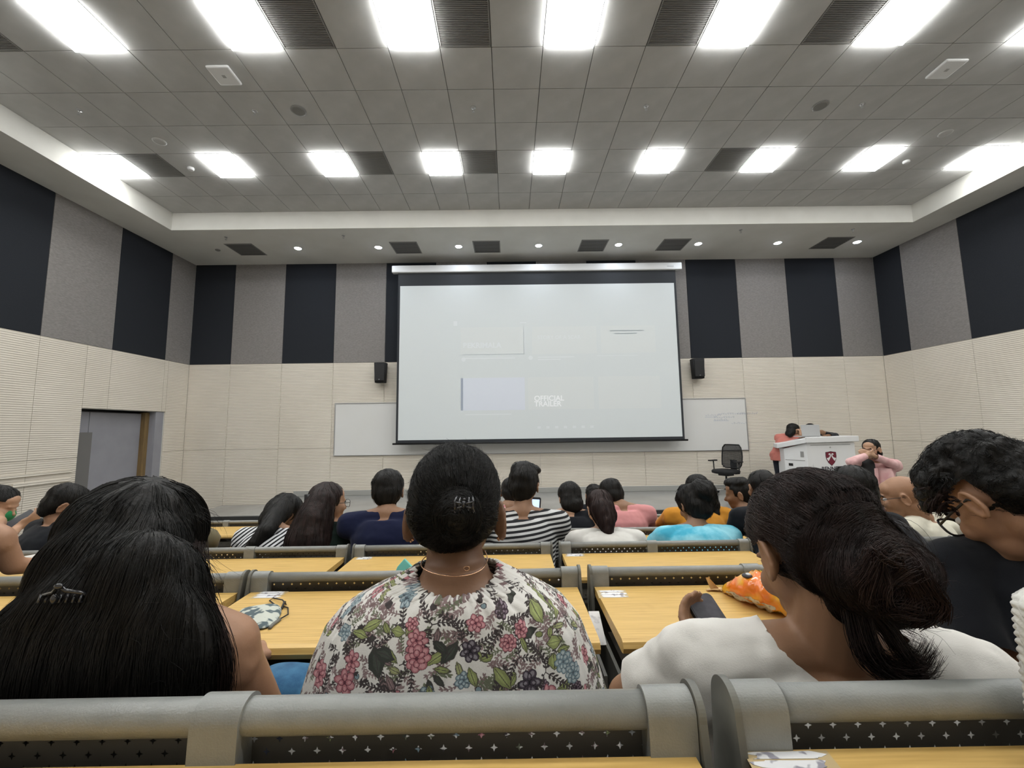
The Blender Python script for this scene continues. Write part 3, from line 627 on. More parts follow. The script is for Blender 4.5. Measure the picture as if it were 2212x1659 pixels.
def person(label, H, C, yaw=0, pitch=15, roll=0, s=1, byaw=0, shw=.185, row='D', shirt='tee_black', sk='skin', hairst='short', hm='hair', sleeve='short', arms=None, hip=None, standing=False, tail=None, bulk=0, vox=.009, trouser=None, ns=220, group=None, hands=True, crew=.0, chest=.11, gl=False, ey=False, cutface=True, hz=0, kk=(-.004, .012), neckr=.062, neckcut=None, tor=None, folds=.004, extra=None):
    H, C = V(H), V(C); R = RM(yaw, pitch, roll); B = RM(byaw)
    fl = FL[row] if row in FL else row
    if hip is None:
        ry, rz = ROWS[row]; hip = V((C.x, ry+.20, rz-.30))
    hip = V(hip); root = thing('person', label, 'person', (hip.x, hip.y, fl), group=group)
    bx = B@V((1, 0, 0)); by = B@V((0, 1, 0)); sp = (C-hip); spn = sp.normalized(); fy = bx.cross(spn)*-1
    if fy.dot(by) < 0: fy = -fy
    N = C+spn*.045
    J = [C-bx*shw*s-V((0, 0, .02)), C+bx*shw*s-V((0, 0, .02))]
    hb = H+R@V((0, -.012*s, -.055*s))
    if arms is None:
        dz = (ROWS[NXT[row]][1]-.03) if row in NXT and NXT[row] else C.z-.3; dy = ROWS[NXT[row]][0]-.24 if row in NXT and NXT[row] else C.y+.35
        arms = []
        for e, j in ((-1, J[0]), (1, J[1])):
            el = V((j.x+e*.05, (j.y+dy)/2-.04, max(dz, C.z-.30))); arms.append((el, V((j.x-e*.06, dy, dz+.02)), V((-e*.3, 1, 0)), V((0, 0, -1))))
    def torso(g, k, sh=True):
        rs = []
        for u, rx, ry in ((-.12, .155, .10), (0, .168, .125), (.25, .150, .115), (.5, .155, .118), (.75, .168, .115), (.90, .160, .095), (1.0, .125, .075)):
            rs.append((hip.lerp(C, u), rx*s*(shw/.185)**.6+k, ry*s+k, bx, fy))
        g.loft(rs, 24)
        if not sh: g.loft([(C.lerp(hip, .02), .11, .07, bx, fy), (N+spn*.01, .08, .055, bx, fy)], 24); return
        for e, j in ((-1, J[0]), (1, J[1])):
            g.cap(N-spn*(.01 if k < .002 else .032)+bx*e*.03, j, .042*s+k*.6, .052*s+k, 14); g.cap(C-spn*.08, j-V((0, 0, .02)), .07*s+k, .055*s+k, 14)
            if k < .002: g.cap(N+spn*.008, N.lerp(j, .5)-spn*.012, .040*s, .036*s, 12)
    # one continuous body
    g = G(); torso(g, kk[0]); head_shape(g, H, R, s); g.cap(N-spn*.02, hb, .056*s, .050*s)
    if extra: extra(g)
    for j, (el, wr, hd, hn) in zip(J, arms):
        el, wr = V(el), V(wr); g.cap(j, el, .043*s, .036*s); g.cap(el, wr, .036*s, .024*s)
        if hands: hand(g, wr, hd, hn, 1 if j is J[0] else -1, .45, s)
    body = blob(g, 'body', sk, root, vox, 2)
    # clothing
    g = G(); torso(g, kk[1], sleeve != 'none')
    nax = (hb-N).normalized() if (hb-N).length > .02 else spn; n0 = N.copy()
    def ncut(p):
        d = p-n0; t = d.dot(nax); return (neckr+.010+crew)*s-(d-nax*.058).length
    cuts = [neckcut or ncut]
    for j, (el, wr, hd, hn) in zip(J, arms):
        el, wr = V(el), V(wr)
        if sleeve == 'short':
            e2 = j.lerp(el, .95); g.cap(j, e2, .058*s, .056*s); cuts.append(cutball(j.lerp(el, .72), el-j, .14))
        elif sleeve == 'long':
            g.cap(j, el, .058*s, .050*s); g.cap(el, wr, .050*s, .036*s); cuts.append(cutball(el.lerp(wr, .93), wr-el, .10))
    if standing:
        g.loft([(hip+V((0, 0, -.12)), .155*s, .12*s, bx, by), (hip, .155*s, .12*s, bx, by), (hip+V((0, 0, .05)), .15*s, .115*s, bx, by)], 24)
    blob(g, 'shirt', shirt, root, max(vox, .008), 3, cuts, disp=lambda p: folds*noise.noise(p*14)+.4*folds*noise.noise(p*40))
    # legs
    g = G()
    for e in (-1, 1):
        h0 = hip+bx*e*.085-V((0, 0, .03))
        if standing:
            f = V((h0.x, h0.y, fl+.07)); k = h0.lerp(f, .5)+by*.02; g.cap(h0, k, .082, .058); g.cap(k, f, .056, .042)
            wchild(G().cap(f+V((0, 0, -.025))-by*.03, f+V((0, 0, -.03))+by*.13, .042, .034), 'shoe', 'shoe', root)
        else:
            k = h0+by*.38+V((0, 0, .0)); f = V((k.x, k.y-.03, fl+.075)); g.cap(h0, k, .075, .06); g.cap(k, f, .058, .042)
            wchild(G().cap(f+V((0, 0, -.03))-by*.02, f+V((0, 0, -.035))+by*.12, .042, .034, 10), 'shoe', 'shoe', root)
    g.ell(hip-V((0, 0, .03)), (.17*s, .13, .10), B)
    blob(g, 'trousers', trouser or DEF_TR, root, .014, 2)
    # hair
    if hairst:
        hair(root, H, R, s, hairst, hm, tail, bulk, vox, ns, hz)
    if gl: glasses(H, R, root, s)
    if ey: eyes(H, R, root, s)
    return root, body
def hair(root, H, R, s, st, hm, tail=None, bulk=0, vox=.009, ns=220, hz=0):
    P = lambda x, y, z: H+R@V((x*s, y*s, z*s)); g = G(); E = lambda c, r: g.ell(P(*c), [(q+bulk)*s for q in r], R, 20, 14)
    E((0, -.016, .040), (.082, .098, .084)); E((0, -.045, -.005), (.077, .060, .078))
    if st in ('short', 'curly', 'quiff'): E((0, -.05, -.045), (.060, .042, .045))
    if st == 'quiff': E((.01, .03, .100), (.066, .062, .035)); E((-.01, -.02, .09), (.07, .07, .045))
    if st in ('bob', 'long', 'pony'): E((0, -.050, -.05), (.080, .052, .07))
    if st == 'bun': E((0, -.05, -.04), (.066, .045, .05)); E((0.02, -.115, .045), (.055, .05, .055))
    if st == 'messy': E((0, -.05, -.04), (.066, .045, .05)); E((.03, -.10, .06), (.07, .05, .06)); E((.06, -.06, .03), (.06, .06, .055))
    cuts = [lambda p: min((R.transposed()@(p-H)).y/s-.035, .052-(R.transposed()@(p-H)).z/s, )]
    if tail: g.chain([V(t[0]) for t in tail], [t[1] for t in tail], 14)
    am, fr = {'curly': (.014, 30), 'messy': (.012, 18), 'quiff': (.008, 16)}.get(st, (.004, 20))
    vol = blob(g, 'hair', hm, root, vox, 2, cuts, disp=lambda p: am*noise.noise(p*fr)+.002*noise.noise(p*90))
    if ns:
        crown = P(0, -.03, .12); dn = V((0, 0, -1))
        if st == 'curly': comb = lambda p: noise.noise_vector(p*35)
        else: comb = lambda p: (p-crown).normalized()*.8+dn*(.5+max(0, (H.z-p.z)*6))
        fc = R@V((0, 1, 0))
        strands(vol, 'hair_strands', hm, root, ns, comb, (.10 if st in ('long', 'pony') else .05), .010, .0011, .003, .5, None, flare=.02 if st in ('curly', 'messy') else .006, seed=int(abs(H.x)*100)+3)
    return vol

# ---- third row and beyond
pA = person('person with glasses, dark top and long half-tied hair, left of the navy T-shirt', W(708, 1088, 2.62), W(700, 1145, 2.62), yaw=-42, pitch=6, s=1.04, byaw=-15, row='C', shirt='green_dark', sk='skin_light', hairst='long', hm='hair_brown',
            tail=[(W(694, 1085, 2.54), .085), (W(680, 1120, 2.50), .105), (W(668, 1165, 2.48), .130), (W(664, 1215, 2.48), .135)], gl=True, ns=500, bulk=.004)[0]
wchild(G().cap(W(672, 1076, 2.55), W(668, 1080, 2.53), .016, .018).box(W(668, 1078, 2.52), (.05, .02, .055)), 'hair_clip', 'black', pA)
person('person in thin-striped white T-shirt bending over, long dark ponytail down the back', W(613, 1112, 2.78), W(592, 1158, 2.58), yaw=-35, pitch=42, s=1.05, byaw=-12, shw=.20, row='C', shirt='stripe_thin', sk='skin_mid', hairst='pony', bulk=.004, roll=6,
       tail=[(W(602, 1102, 2.70), .085), (W(588, 1125, 2.58), .055), (W(573, 1148, 2.48), .045), (W(550, 1172, 2.44), .034), (W(530, 1190, 2.42), .022)], ns=350)
person('person in navy blue T-shirt with short black hair, left of the floral blouse', W(838, 1063, 2.62), W(836, 1122, 2.52), yaw=10, pitch=22, s=1.05, shw=.215, row='C', shirt='tee_navy', sk='skin_mid', hairst='short', bulk=.010, ns=300)
pB = person('person in wide black and white striped shirt with short quiffed hair', W(1133, 1050, 2.60), W(1130, 1120, 2.52), yaw=-18, pitch=16, s=1.05, byaw=0, shw=.205, row='C', shirt='stripe_wide', sk='skin_mid', hairst='quiff', bulk=.006, sleeve='long', ns=300,
            arms=[(W(1070, 1200, 2.55), W(1110, 1150, 2.85), (0.3, 1, .2), (0, 0, 1)), (W(1192, 1192, 2.60), W(1156, 1128, 2.88), (-.1, .5, 1), (-.5, .6, 0))])[0]
person('person in pink striped top, mostly hidden behind the black and white striped shirt', W(1104, 1064, 3.50), W(1100, 1102, 3.42), yaw=0, pitch=20, row='D', shirt='stripe_pink', sk='skin_mid', hairst='short', ns=120)
person('person in black T-shirt with short black bob, right of the striped shirt', W(1231, 1078, 3.48), W(1231, 1116, 3.40), yaw=5, pitch=28, s=1.04, shw=.205, row='D', shirt='tee_black', sk='skin_light', hairst='bob', bulk=.010, ns=250)
person('person in off-white blouse with dark brown straight hair down the neck', W(1296, 1100, 2.74), W(1308, 1160, 2.66), yaw=12, pitch=25, s=1.0, shw=.19, row='C', shirt='white_cloth', sk='skin_light', hairst='long', hm='hair_red', ns=400, roll=-3,
       tail=[(W(1300, 1100, 2.67), .078), (W(1308, 1125, 2.62), .058), (W(1313, 1146, 2.58), .034)])
person('person in plain pink T-shirt with cropped black hair', W(1319, 1068, 3.52), W(1344, 1104, 3.42), yaw=35, pitch=25, s=1.05, shw=.20, row='D', shirt='tee_pink', sk='skin_mid', hairst='short', ns=160)
person('person whose curly black hair shows left of the cropped head in pink', W(1283, 1072, 4.5), W(1288, 1100, 4.45), yaw=0, pitch=10, s=1.05, row='E', shirt='tee_black', sk='skin_mid', hairst='curly', ns=160)
person('person in turquoise tie-dye T-shirt with loose black hair bun', W(1497, 1092, 2.78), W(1505, 1152, 2.68), yaw=14, pitch=28, s=1.05, shw=.205, row='C', shirt='tiedye', sk='skin_mid', hairst='messy', bulk=.012, ns=500)
person('person in mustard yellow top sitting before the turquoise tie-dye shirt', W(1506, 1060, 3.55), W(1508, 1108, 3.42), yaw=0, pitch=14, s=1.05, shw=.21, row='D', shirt='mustard', sk='skin_mid', hairst='long', ns=250, bulk=.006,
       tail=[(W(1515, 1065, 3.47), .08), (W(1535, 1090, 3.42), .07), (W(1546, 1108, 3.38), .035)])
person('bearded person in black T-shirt right of the mustard top, face turned left', W(1598, 1068, 3.50), W(1610, 1122, 3.42), yaw=62, pitch=12, s=1.05, shw=.20, row='D', shirt='tee_black', sk='skin_mid', hairst='quiff', ns=160)
person('person whose dark hair peeks out left of the white T-shirt woman\'s head', W(1646, 1056, 2.80), W(1660, 1110, 2.70), yaw=0, pitch=10, s=1.0, row='C', shirt='tee_black', sk='skin_mid', hairst='short', ns=120)
person('person with short black hair between the lectern and the bald man', W(1843, 1064, 2.0), W(1850, 1128, 1.94), yaw=-15, pitch=12, s=1.0, row='B', shirt='tee_black', sk='skin_mid', hairst='short', bulk=.004, ns=400, vox=.008, shw=.16, hip=V((1.66, 1.60, 1.10)))
# the bald man
Hb = W(1950, 1074, 2.50); Rb = RM(66, 16, 0)
pb, _ = person('bald person with black-rimmed glasses and cream long-sleeved shirt, face turned left', Hb, W(1992, 1128, 2.52), yaw=52, pitch=14, s=1.05, byaw=30, shw=.20, row='C', shirt='cream_cloth', sk='skin', hairst=None, sleeve='long', vox=.006, gl=True, ey=True, crew=.0,
               arms=[(W(1935, 1180, 2.75), W(1960, 1165, 2.95), (.4, 1, 0), (0, 0, -1)), (W(2045, 1142, 2.55), W(2088, 1148, 2.72), (1, .5, -.1), (0, 0, -1))])
wchild(G().tube([W(2064, 1143, 2.64)+V((0, .036*math.cos(a), .034*math.sin(a))) for a in [2*PI*k/14 for k in range(14)]], .004, 6, closed=True), 'wrist_watch', 'chrome', pb)
# left edge
person('person in black top with smooth tied-back hair, right of the green face mask', W(142, 1092, 2.66), W(122, 1142, 2.62), yaw=-48, pitch=34, s=1.04, byaw=-20, row='C', shirt='tee_black', sk='skin', hairst='short', bulk=.004, ns=300, sleeve='long')
Hg = W(-4, 1090, 2.95); Rg = RM(-78, 25, 0)
pg, _ = person('person at the left picture edge wearing a green face mask and grey print top', Hg, W(-22, 1142, 2.80), yaw=-78, pitch=25, s=1.02, byaw=-40, row='C', shirt='grey_print', sk='skin_light', hairst='short', bulk=.004, ns=200,
               arms=[(W(-60, 1180, 2.75), W(-10, 1165, 2.9), (1, .5, 0), (0, 0, -1)), (W(10, 1168, 2.66), W(38, 1140, 2.85), (.6, .4, .6), (-.6, .2, .3))])
wchild(G().ell(Hg+Rg@V((0, .085, -.045)), (.05, .035, .045), Rg).tube([Hg+Rg@V((.045, .08, -.03)), Hg+Rg@V((.078, .0, .0))], .003, 6), 'face_mask', 'mask_green', pg)
pe, _ = person('person outside the left picture edge whose bare elbow rests on the third row desk', W(-120, 1060, 1.95), W(-75, 1150, 1.85), yaw=-20, pitch=20, s=1.05, byaw=-10, row='B', shirt='tee_black', sk='skin', hairst='short', ns=100, vox=.008, sleeve='none',
               arms=[(W(-160, 1240, 1.95), W(-120, 1215, 2.1), (1, .5, 0), (0, 0, -1)), (W(28, 1222, 1.86), W(112, 1222, 2.0), (1, .25, 0), (0, 0, -1))])
# ---- people on and before the stage
Hc = W(1714, 931, 8.55)
pc, _ = person('person in coral top leaning on the lectern from the left, hand at the mouth', Hc, W(1704, 943, 8.62), yaw=-92, pitch=18, s=1.26, byaw=-60, shw=.165, row=STZ, shirt='coral', sk='skin_light', hairst='long', sleeve='long', standing=True, hip=W(1686, 982, 8.7), vox=.011, ns=200, gl=True, ey=True,
               tail=[(W(1709, 932, 8.5), .085), (W(1706, 938, 8.48), .06)],
               arms=[(W(1722, 966, 8.5), W(1736, 952, 8.35), (1, .2, 0), (0, 0, -1)), (W(1714, 966, 8.45), W(1730, 944, 8.40), (.2, .2, 1), (-.3, 1, 0))])
person('person bent low behind the laptop on the lectern, dark hair and dark sleeve showing', W(1752, 930, 8.55), W(1775, 938, 8.6), yaw=40, pitch=50, s=1.15, byaw=20, shw=.16, row=STZ, shirt='tee_black', sk='skin_mid', hairst='short', sleeve='long', standing=True, hip=W(1775, 990, 8.8), vox=.012, ns=80,
       arms=[(W(1745, 960, 8.5), W(1740, 950, 8.35), (0, -1, 0), (0, 0, -1)), (W(1805, 941, 8.35), W(1790, 941, 8.2), (-1, -.2, 0), (0, 0, -1))])
Hp = W(1882, 971, 5.2)
pp, _ = person('person in pale pink cardigan and glasses beside the lectern, both hands raised to the face', Hp, W(1896, 999, 5.28), yaw=118, pitch=6, s=1.06, byaw=150, shw=.155, row=0.0, shirt='pale_pink', sk='skin_light', hairst='bob', sleeve='long', standing=True, hip=W(1896, 1085, 5.32), vox=.008, ns=250, gl=True, ey=True, trouser='blackmat',
               arms=[(W(1927, 1003, 5.12), W(1888, 985, 5.05), (-1, .1, .45), (0, 1, .2)), (W(1838, 998, 5.05), W(1872, 984, 5.04), (1, .1, .4), (0, 1, .2))])
wchild(G().cap(W(1874, 1003, 5.17), W(1876, 1075, 5.19), .07, .12), 'inner_dress', 'blackmat', pp)
for e in (-1, 1):
    g = G().loft([(W(1890+e*15, 1010, 5.2), .09, .10), (W(1893+e*20, 1045, 5.2), .11, .12), (W(1895+e*24, 1085, 5.2), .14, .15)], 20); wchild(g, 'cardigan_panel', 'pale_pink', pp)

# ================================================================ THE NEAREST PEOPLE
# ---- floral print painted on a canvas, carried by the blouse's own UV map
def floral():
    Wd, Hd = 1500, 900; K = 1.25      # canvas; K canvas pixels per measured pixel of the print
    rr = random.Random(11); C = np.ones((Hd, Wd, 3), np.float32)*np.array([.66, .64, .60], np.float32)
    def poly(pts, col, a=1.0):
        p = np.array(pts); x0, y0 = np.floor(p.min(0)).astype(int)-1; x1, y1 = np.ceil(p.max(0)).astype(int)+2
        x0 = max(x0, 0); y0 = max(y0, 0); x1 = min(x1, Wd); y1 = min(y1, Hd)
        if x1 <= x0 or y1 <= y0: return
        X, Y = np.meshgrid(np.arange(x0, x1)+.5, np.arange(y0, y1)+.5); ins = np.zeros(X.shape, bool); q = np.roll(p, -1, 0)
        for (ax, ay), (bx, by) in zip(p, q):
            if abs(ay-by) < 1e-9: continue
            ins ^= ((ay > Y) != (by > Y)) & (X < (bx-ax)*(Y-ay)/(by-ay)+ax)
        R = C[y0:y1, x0:x1]; R[ins] = R[ins]*(1-a)+np.array(col, np.float32)*a
    def ell(cx, cy, a, b, an, k=12): return [(cx+a*math.cos(t)*math.cos(an)-b*math.sin(t)*math.sin(an), cy+a*math.cos(t)*math.sin(an)+b*math.sin(t)*math.cos(an)) for t in [2*PI*i/k for i in range(k)]]
    def lens(cx, cy, L, w, an, k=8):
        u = [(L*(i/k-.5)*2*.5, w*math.sin(PI*i/k)*.5*(1+.12*math.sin(i*2.5))) for i in range(k+1)]; pts = u+[(x, -y) for x, y in reversed(u)]
        return [(cx+x*math.cos(an)-y*math.sin(an), cy+x*math.sin(an)+y*math.cos(an)) for x, y in pts]
    DK = (.055, .045, .045); GR = (.22, .25, .10); MV = (.20, .14, .14); PK = (.42, .17, .19); PK2 = (.55, .29, .30); BL = (.20, .27, .30); PU = (.09, .06, .075)
    def line(a, b, w, col):
        dx, dy = b[0]-a[0], b[1]-a[1]; l = math.hypot(dx, dy) or 1; nx, ny = -dy/l*w/2, dx/l*w/2; poly([(a[0]+nx, a[1]+ny), (b[0]+nx, b[1]+ny), (b[0]-nx, b[1]-ny), (a[0]-nx, a[1]-ny)], col)
    def leaf(cx, cy, L, w, an, col, ol=DK):
        poly(lens(cx, cy, L+4, w+4, an), ol); poly(lens(cx, cy, L, w, an), col); poly(lens(cx, cy, L*.75, w*.45, an), tuple(min(1, c*1.35) for c in col)); ca, sa = math.cos(an), math.sin(an)
        line((cx-ca*L*.45, cy-sa*L*.45), (cx+ca*L*.45, cy+sa*L*.45), 1.6, ol)
    def sprig(x, y, an, n, st, col, ll):
        for i in range(n):
            nx, ny = x+st*math.cos(an), y+st*math.sin(an); line((x, y), (nx, ny), 2.6, col)
            for e in (-1, 1): a2 = an+e*.85; poly(lens(nx+math.cos(a2)*ll*.5, ny+math.sin(a2)*ll*.5, ll, ll*.42, a2, 5), col)
            x, y = nx, ny; an += rr.uniform(-.28, .28)
        poly(lens(x+math.cos(an)*ll*.5, y+math.sin(an)*ll*.5, ll, ll*.4, an, 5), col)
    def flower(cx, cy, r, c1, c2, ol, asp=1.0):
        n = rr.choice((6, 7, 8)); a0 = rr.random()*6
        for ring, s_ in ((0, 1.0), (1, .62)):
            for i in range(n-ring*2):
                a = a0+ring*.4+2*PI*i/(n-ring*2); px, py = cx+math.cos(a)*r*.62*s_, cy+math.sin(a)*r*.62*s_*asp; an = math.atan2((py-cy), (px-cx))
                poly(ell(px, py, r*.46*s_+1.5, r*.36*s_+1.5, an), ol); poly(ell(px, py, r*.46*s_, r*.36*s_, an), c1); poly(ell(px+math.cos(an)*r*.08, py+math.sin(an)*r*.08, r*.27*s_, r*.2*s_, an), c2)
        poly(ell(cx, cy, r*.16, r*.16, 0), ol)
    def at(px, py): return ((px-985)*K+Wd/2, Hd-60-(py-1255)*K)
    for _ in range(1500):
        x, y = rr.uniform(0, Wd), rr.uniform(0, Hd); sprig(x, y, rr.uniform(0, 6.3), rr.choice((3, 4, 5, 6)), rr.uniform(7, 10), rr.choice((MV, MV, DK, (.24, .17, .17), (.14, .15, .10))), rr.uniform(9, 14))
    for _ in range(260):
        x, y = rr.uniform(0, Wd), rr.uniform(0, Hd); c = rr.choice((MV, DK, GR, BL, PK)); r = rr.uniform(5, 9); poly(ell(x, y, r+2, r+1.5, 0), DK); poly(ell(x, y, r, r, 0), c)
    for _ in range(230):
        x, y = rr.uniform(0, Wd), rr.uniform(0, Hd); leaf(x, y, rr.uniform(26, 50), rr.uniform(11, 18), rr.uniform(0, 6.3), rr.choice((GR, GR, (.27, .28, .14), (.05, .055, .045), MV)))
    for _ in range(85):
        x, y = rr.uniform(0, Wd), rr.uniform(0, Hd); flower(x, y, rr.uniform(11, 19), *rr.choice(((PK, PK2, (.12, .04, .05)), (BL, (.36, .42, .44), (.08, .1, .12)), (PU, (.25, .2, .23), (.03, .02, .03)))))
    for px, py in ((780, 1330), (1010, 1330), (1120, 1360), (900, 1410), (1060, 1440), (740, 1440), (960, 1290), (1180, 1400), (1090, 1290), (850, 1340)):
        x, y = at(px, py); a = rr.uniform(0, 6.3)
        for _ in range(3): sprig(x, y, a, 9, 9.5, DK, 13); a += 2.1
    for px, py, L, w, an in ((830, 1300, 58, 20, .5), (808, 1318, 44, 18, -.2), (893, 1305, 40, 22, 0), (972, 1355, 52, 20, .6), (1085, 1395, 62, 26, -.9), (1030, 1393, 42, 18, -1.2), (1165, 1285, 60, 24, -1.0), (965, 1432, 66, 20, -1.4), (932, 1450, 56, 32, 1.4), (1198, 1345, 34, 28, 0), (1150, 1475, 40, 20, .9), (870, 1480, 44, 20, .9), (1215, 1290, 40, 14, 1.0), (1195, 1380, 36, 22, 1.6)):
        x, y = at(px, py); leaf(x, y, L*K*.85, w*K*.9, an, (.24, .27, .11))
    for px, py, L, w, an in ((855, 1365, 62, 34, 1.9), (870, 1350, 52, 26, -.2), (990, 1345, 48, 18, 1.1), (975, 1335, 34, 16, -.8), (1000, 1465, 38, 18, .2), (1150, 1320, 34, 16, .4), (700, 1400, 44, 14, 1.4)):
        x, y = at(px, py); leaf(x, y, L*K, w*K, an, (.045, .05, .042))
    for px, py, r, asp in ((935, 1318, 30, 1.1), (938, 1352, 34, 1.2), (1035, 1292, 27, .9), (1098, 1330, 25, 1), (800, 1370, 26, 1.4), (790, 1410, 34, 1.1), (718, 1412, 30, 1.4), (838, 1475, 36, .9), (1180, 1450, 34, 1.5), (1128, 1310, 22, 1.3), (1262, 1470, 30, 1.4), (690, 1330, 22, 1), (1055, 1490, 30, .8), (1290, 1400, 24, 1.2)):
        x, y = at(px, py); flower(x, y, r*K*.64, PK, PK2, (.11, .035, .05), asp)
    for px, py, r in ((1025, 1345, 26), (1140, 1410, 30), (755, 1470, 26)):
        x, y = at(px, py); flower(x, y, r*K*.7, (.07, .055, .07), (.22, .2, .22), (.02, .018, .022), 1.2)
    for px, py, r in ((735, 1290, 20), (762, 1325, 18), (1215, 1385, 24), (1235, 1410, 22), (1010, 1478, 18), (720, 1275, 16)):
        x, y = at(px, py); flower(x, y, r*K*.75, BL, (.38, .43, .44), (.09, .12, .14), 1.2)
    im = bpy.data.images.new('floral_print', Wd, Hd, float_buffer=True); im.colorspace_settings.name = 'Linear Rec.709'
    A = np.ones((Hd, Wd, 4), np.float32); A[..., :3] = C; im.pixels.foreach_set(A.ravel()); im.update(); im.pack()
    m = mat('floral_cloth', (.6, .6, .58), .85, .15, bump=.15, bs=420, sheen=.05); nt = m.node_tree; t = nod(nt, 'ShaderNodeTexImage'); t.image = im; t.extension = 'REPEAT'
    uv = nod(nt, 'ShaderNodeUVMap'); nt.links.new(uv.outputs[0], t.inputs[0]); nt.links.new(t.outputs[0], nt.nodes['Principled BSDF'].inputs['Base Color']); return m
M['floral'] = floral(); M['pxhair'] = M['hair']

# ---- P2: floral blouse, hair in a low bun with a claw clip
H2 = W(985, 1118, .80); C2 = W(985, 1335, .735); R2 = RM(0, 6, 0)
p2, b2 = person('person in floral print blouse, dark hair in a low bun with black claw clip', H2, C2, yaw=0, pitch=6, s=1.02, shw=.165, row='A', shirt='floral', sk='skin_dark', hairst=None, vox=.0055, kk=(-.028, .0), neckr=.075, extra=lambda g: g.loft([(W(985, 1300, .735), .105, .062), (W(985, 1268, .74), .092, .060), (W(985, 1245, .745), .061, .056), (W(985, 1215, .75), .054, .056)], 28),
                arms=[(V((-.36, .76, 1.30)), V((-.26, 1.02, 1.375)), (.3, 1, 0), (0, 0, -1)), (V((.10, .76, 1.30)), V((.03, 1.02, 1.375)), (-.3, 1, 0), (0, 0, -1))])
for c in list(p2.children):
    if c.name.startswith('shirt'): bpy.data.objects.remove(c)
def blouse():
    n, m = 220, 110; L = p2.location; cx = C2.x
    keys = [(1.602, .070, .058, .752), (1.600, .078, .066, .748), (1.592, .105, .078, .742), (1.578, .145, .088, .738), (1.560, .182, .095, .734), (1.530, .208, .102, .730), (1.48, .228, .112, .722), (1.42, .245, .122, .712), (1.34, .262, .130, .705), (1.22, .262, .135, .70), (1.10, .235, .135, .70)]
    kz = [k[0] for k in keys]; vs = []; uvs = []
    tt = np.linspace(0, 1, m)**1.25
    for i in range(m):
        u = tt[i]*(len(keys)-1); a = min(int(u), len(keys)-2); t = u-a; k0, k1 = keys[a], keys[a+1]; z, rx, ry, cy = [k0[q]+(k1[q]-k0[q])*t for q in range(4)]
        fold = .0045*math.exp(-((i-14)/16)**2)+.0018+.003*min(1, i/m)
        for j in range(n+1):
            an = 2*PI*j/n-PI/2; s_ = math.sin(an); c_ = math.cos(an)
            gath = math.sin(46*an+3*math.sin(5*an))*fold*(1 if i < 34 else .35)+noise.noise(V((c_*3, s_*3, z*5)))*.007*min(1, i/25)+.005*noise.noise(V((c_*9, s_*5, z*7)))*min(1, i/25)
            if i < 2: gath *= .6
            p = 2.25; ex = math.copysign(abs(c_)**(2/p), c_); ey = math.copysign(abs(s_)**(2/p), s_)
            dz = -.026*max(0, -s_)*math.exp(-(i/22)**2)+.010*abs(c_)*math.exp(-(i/20)**2)
            x = cx+ex*(rx+gath); y = cy+ey*(ry+gath); vs.append((x-L.x, y-L.y, z+dz-L.z))
            arc = (an+PI/2) if j <= n/2 else (an+PI/2-2*PI); aa = abs(arc); uo = 1.2*rx*(math.sin(aa) if aa < 1.1 else math.sin(1.1)+(aa-1.1)*.75); uvs.append((.5+math.copysign(uo, arc), .933-(1.585-(z+dz))*2.3))
    fs = [(i*(n+1)+j, i*(n+1)+j+1, (i+1)*(n+1)+j+1, (i+1)*(n+1)+j) for i in range(m-1) for j in range(n)]
    me = bpy.data.meshes.new('blouse'); me.from_pydata(vs, [], fs); uvl = me.uv_layers.new(name='UVMap')
    lv = np.zeros(len(me.loops), np.int32); me.loops.foreach_get('vertex_index', lv); ua = np.array(uvs, np.float32)[lv]
    # seam at the front: keep the last column on its own side
    for pi, p in enumerate(me.polygons):
        us = ua[p.loop_start:p.loop_start+4, 0]
        if us.max()-us.min() > .4: us[us < .5] += us.max()-us.min()
    uvl.data.foreach_set('uv', ua.ravel()); me.materials.append(M['floral']); me.polygons.foreach_set('use_smooth', [True]*len(me.polygons)); me.update()
    o = bpy.data.objects.new('blouse', me); link(o, p2); sd = o.modifiers.new('t', 'SOLIDIFY'); sd.thickness = .0015
blouse()
P = lambda x, y, z: H2+R2@V((x*1.02, y*1.02, z*1.03))
g = G()
for c, r in (((0, -.014, .044), (.080, .100, .090)), ((0, -.045, .012), (.078, .062, .062)), ((0, -.052, -.014), (.058, .036, .032)), ((0, -.052, -.028), (.036, .028, .022))): g.ell(P(*c), [q*1.03 for q in r], R2, 26, 18)
bun = P(.018, -.116, .014); g.ell(bun, (.037, .030, .038), R2, 22, 16)
def cut2(p):
    q = R2.transposed()@(p-H2)/1.02; return max(min(q.y-.035, .055-q.z), min(abs(q.x)-.062, .022-q.z, q.y+.035))
v2 = blob(g, 'hair', 'hair', p2, .0045, 2, [cut2], disp=lambda p: .0025*noise.noise(p*30)+.0015*noise.noise(p*110))
strands(v2, 'hair_strands', 'hair', p2, 2600, lambda p: (bun+V((0, .02, 0))-p).normalized() if (p-bun).length > .045 else V((-(p-bun).z, 0, (p-bun).x))*20, .10, .008, .00045, .0022, .45, flare=.006, seed=5)
strands(v2, 'flyaway_hair', 'hair', p2, 420, lambda p: (p-H2).normalized().cross(V((.3, 1, .2))), .035, .006, .00028, .002, 2.2, where=lambda c: c.z > H2.z+.01, flare=.024, seed=8)
g = G(); cc = W(1003, 1091, .645)
clip0 = V(cc)
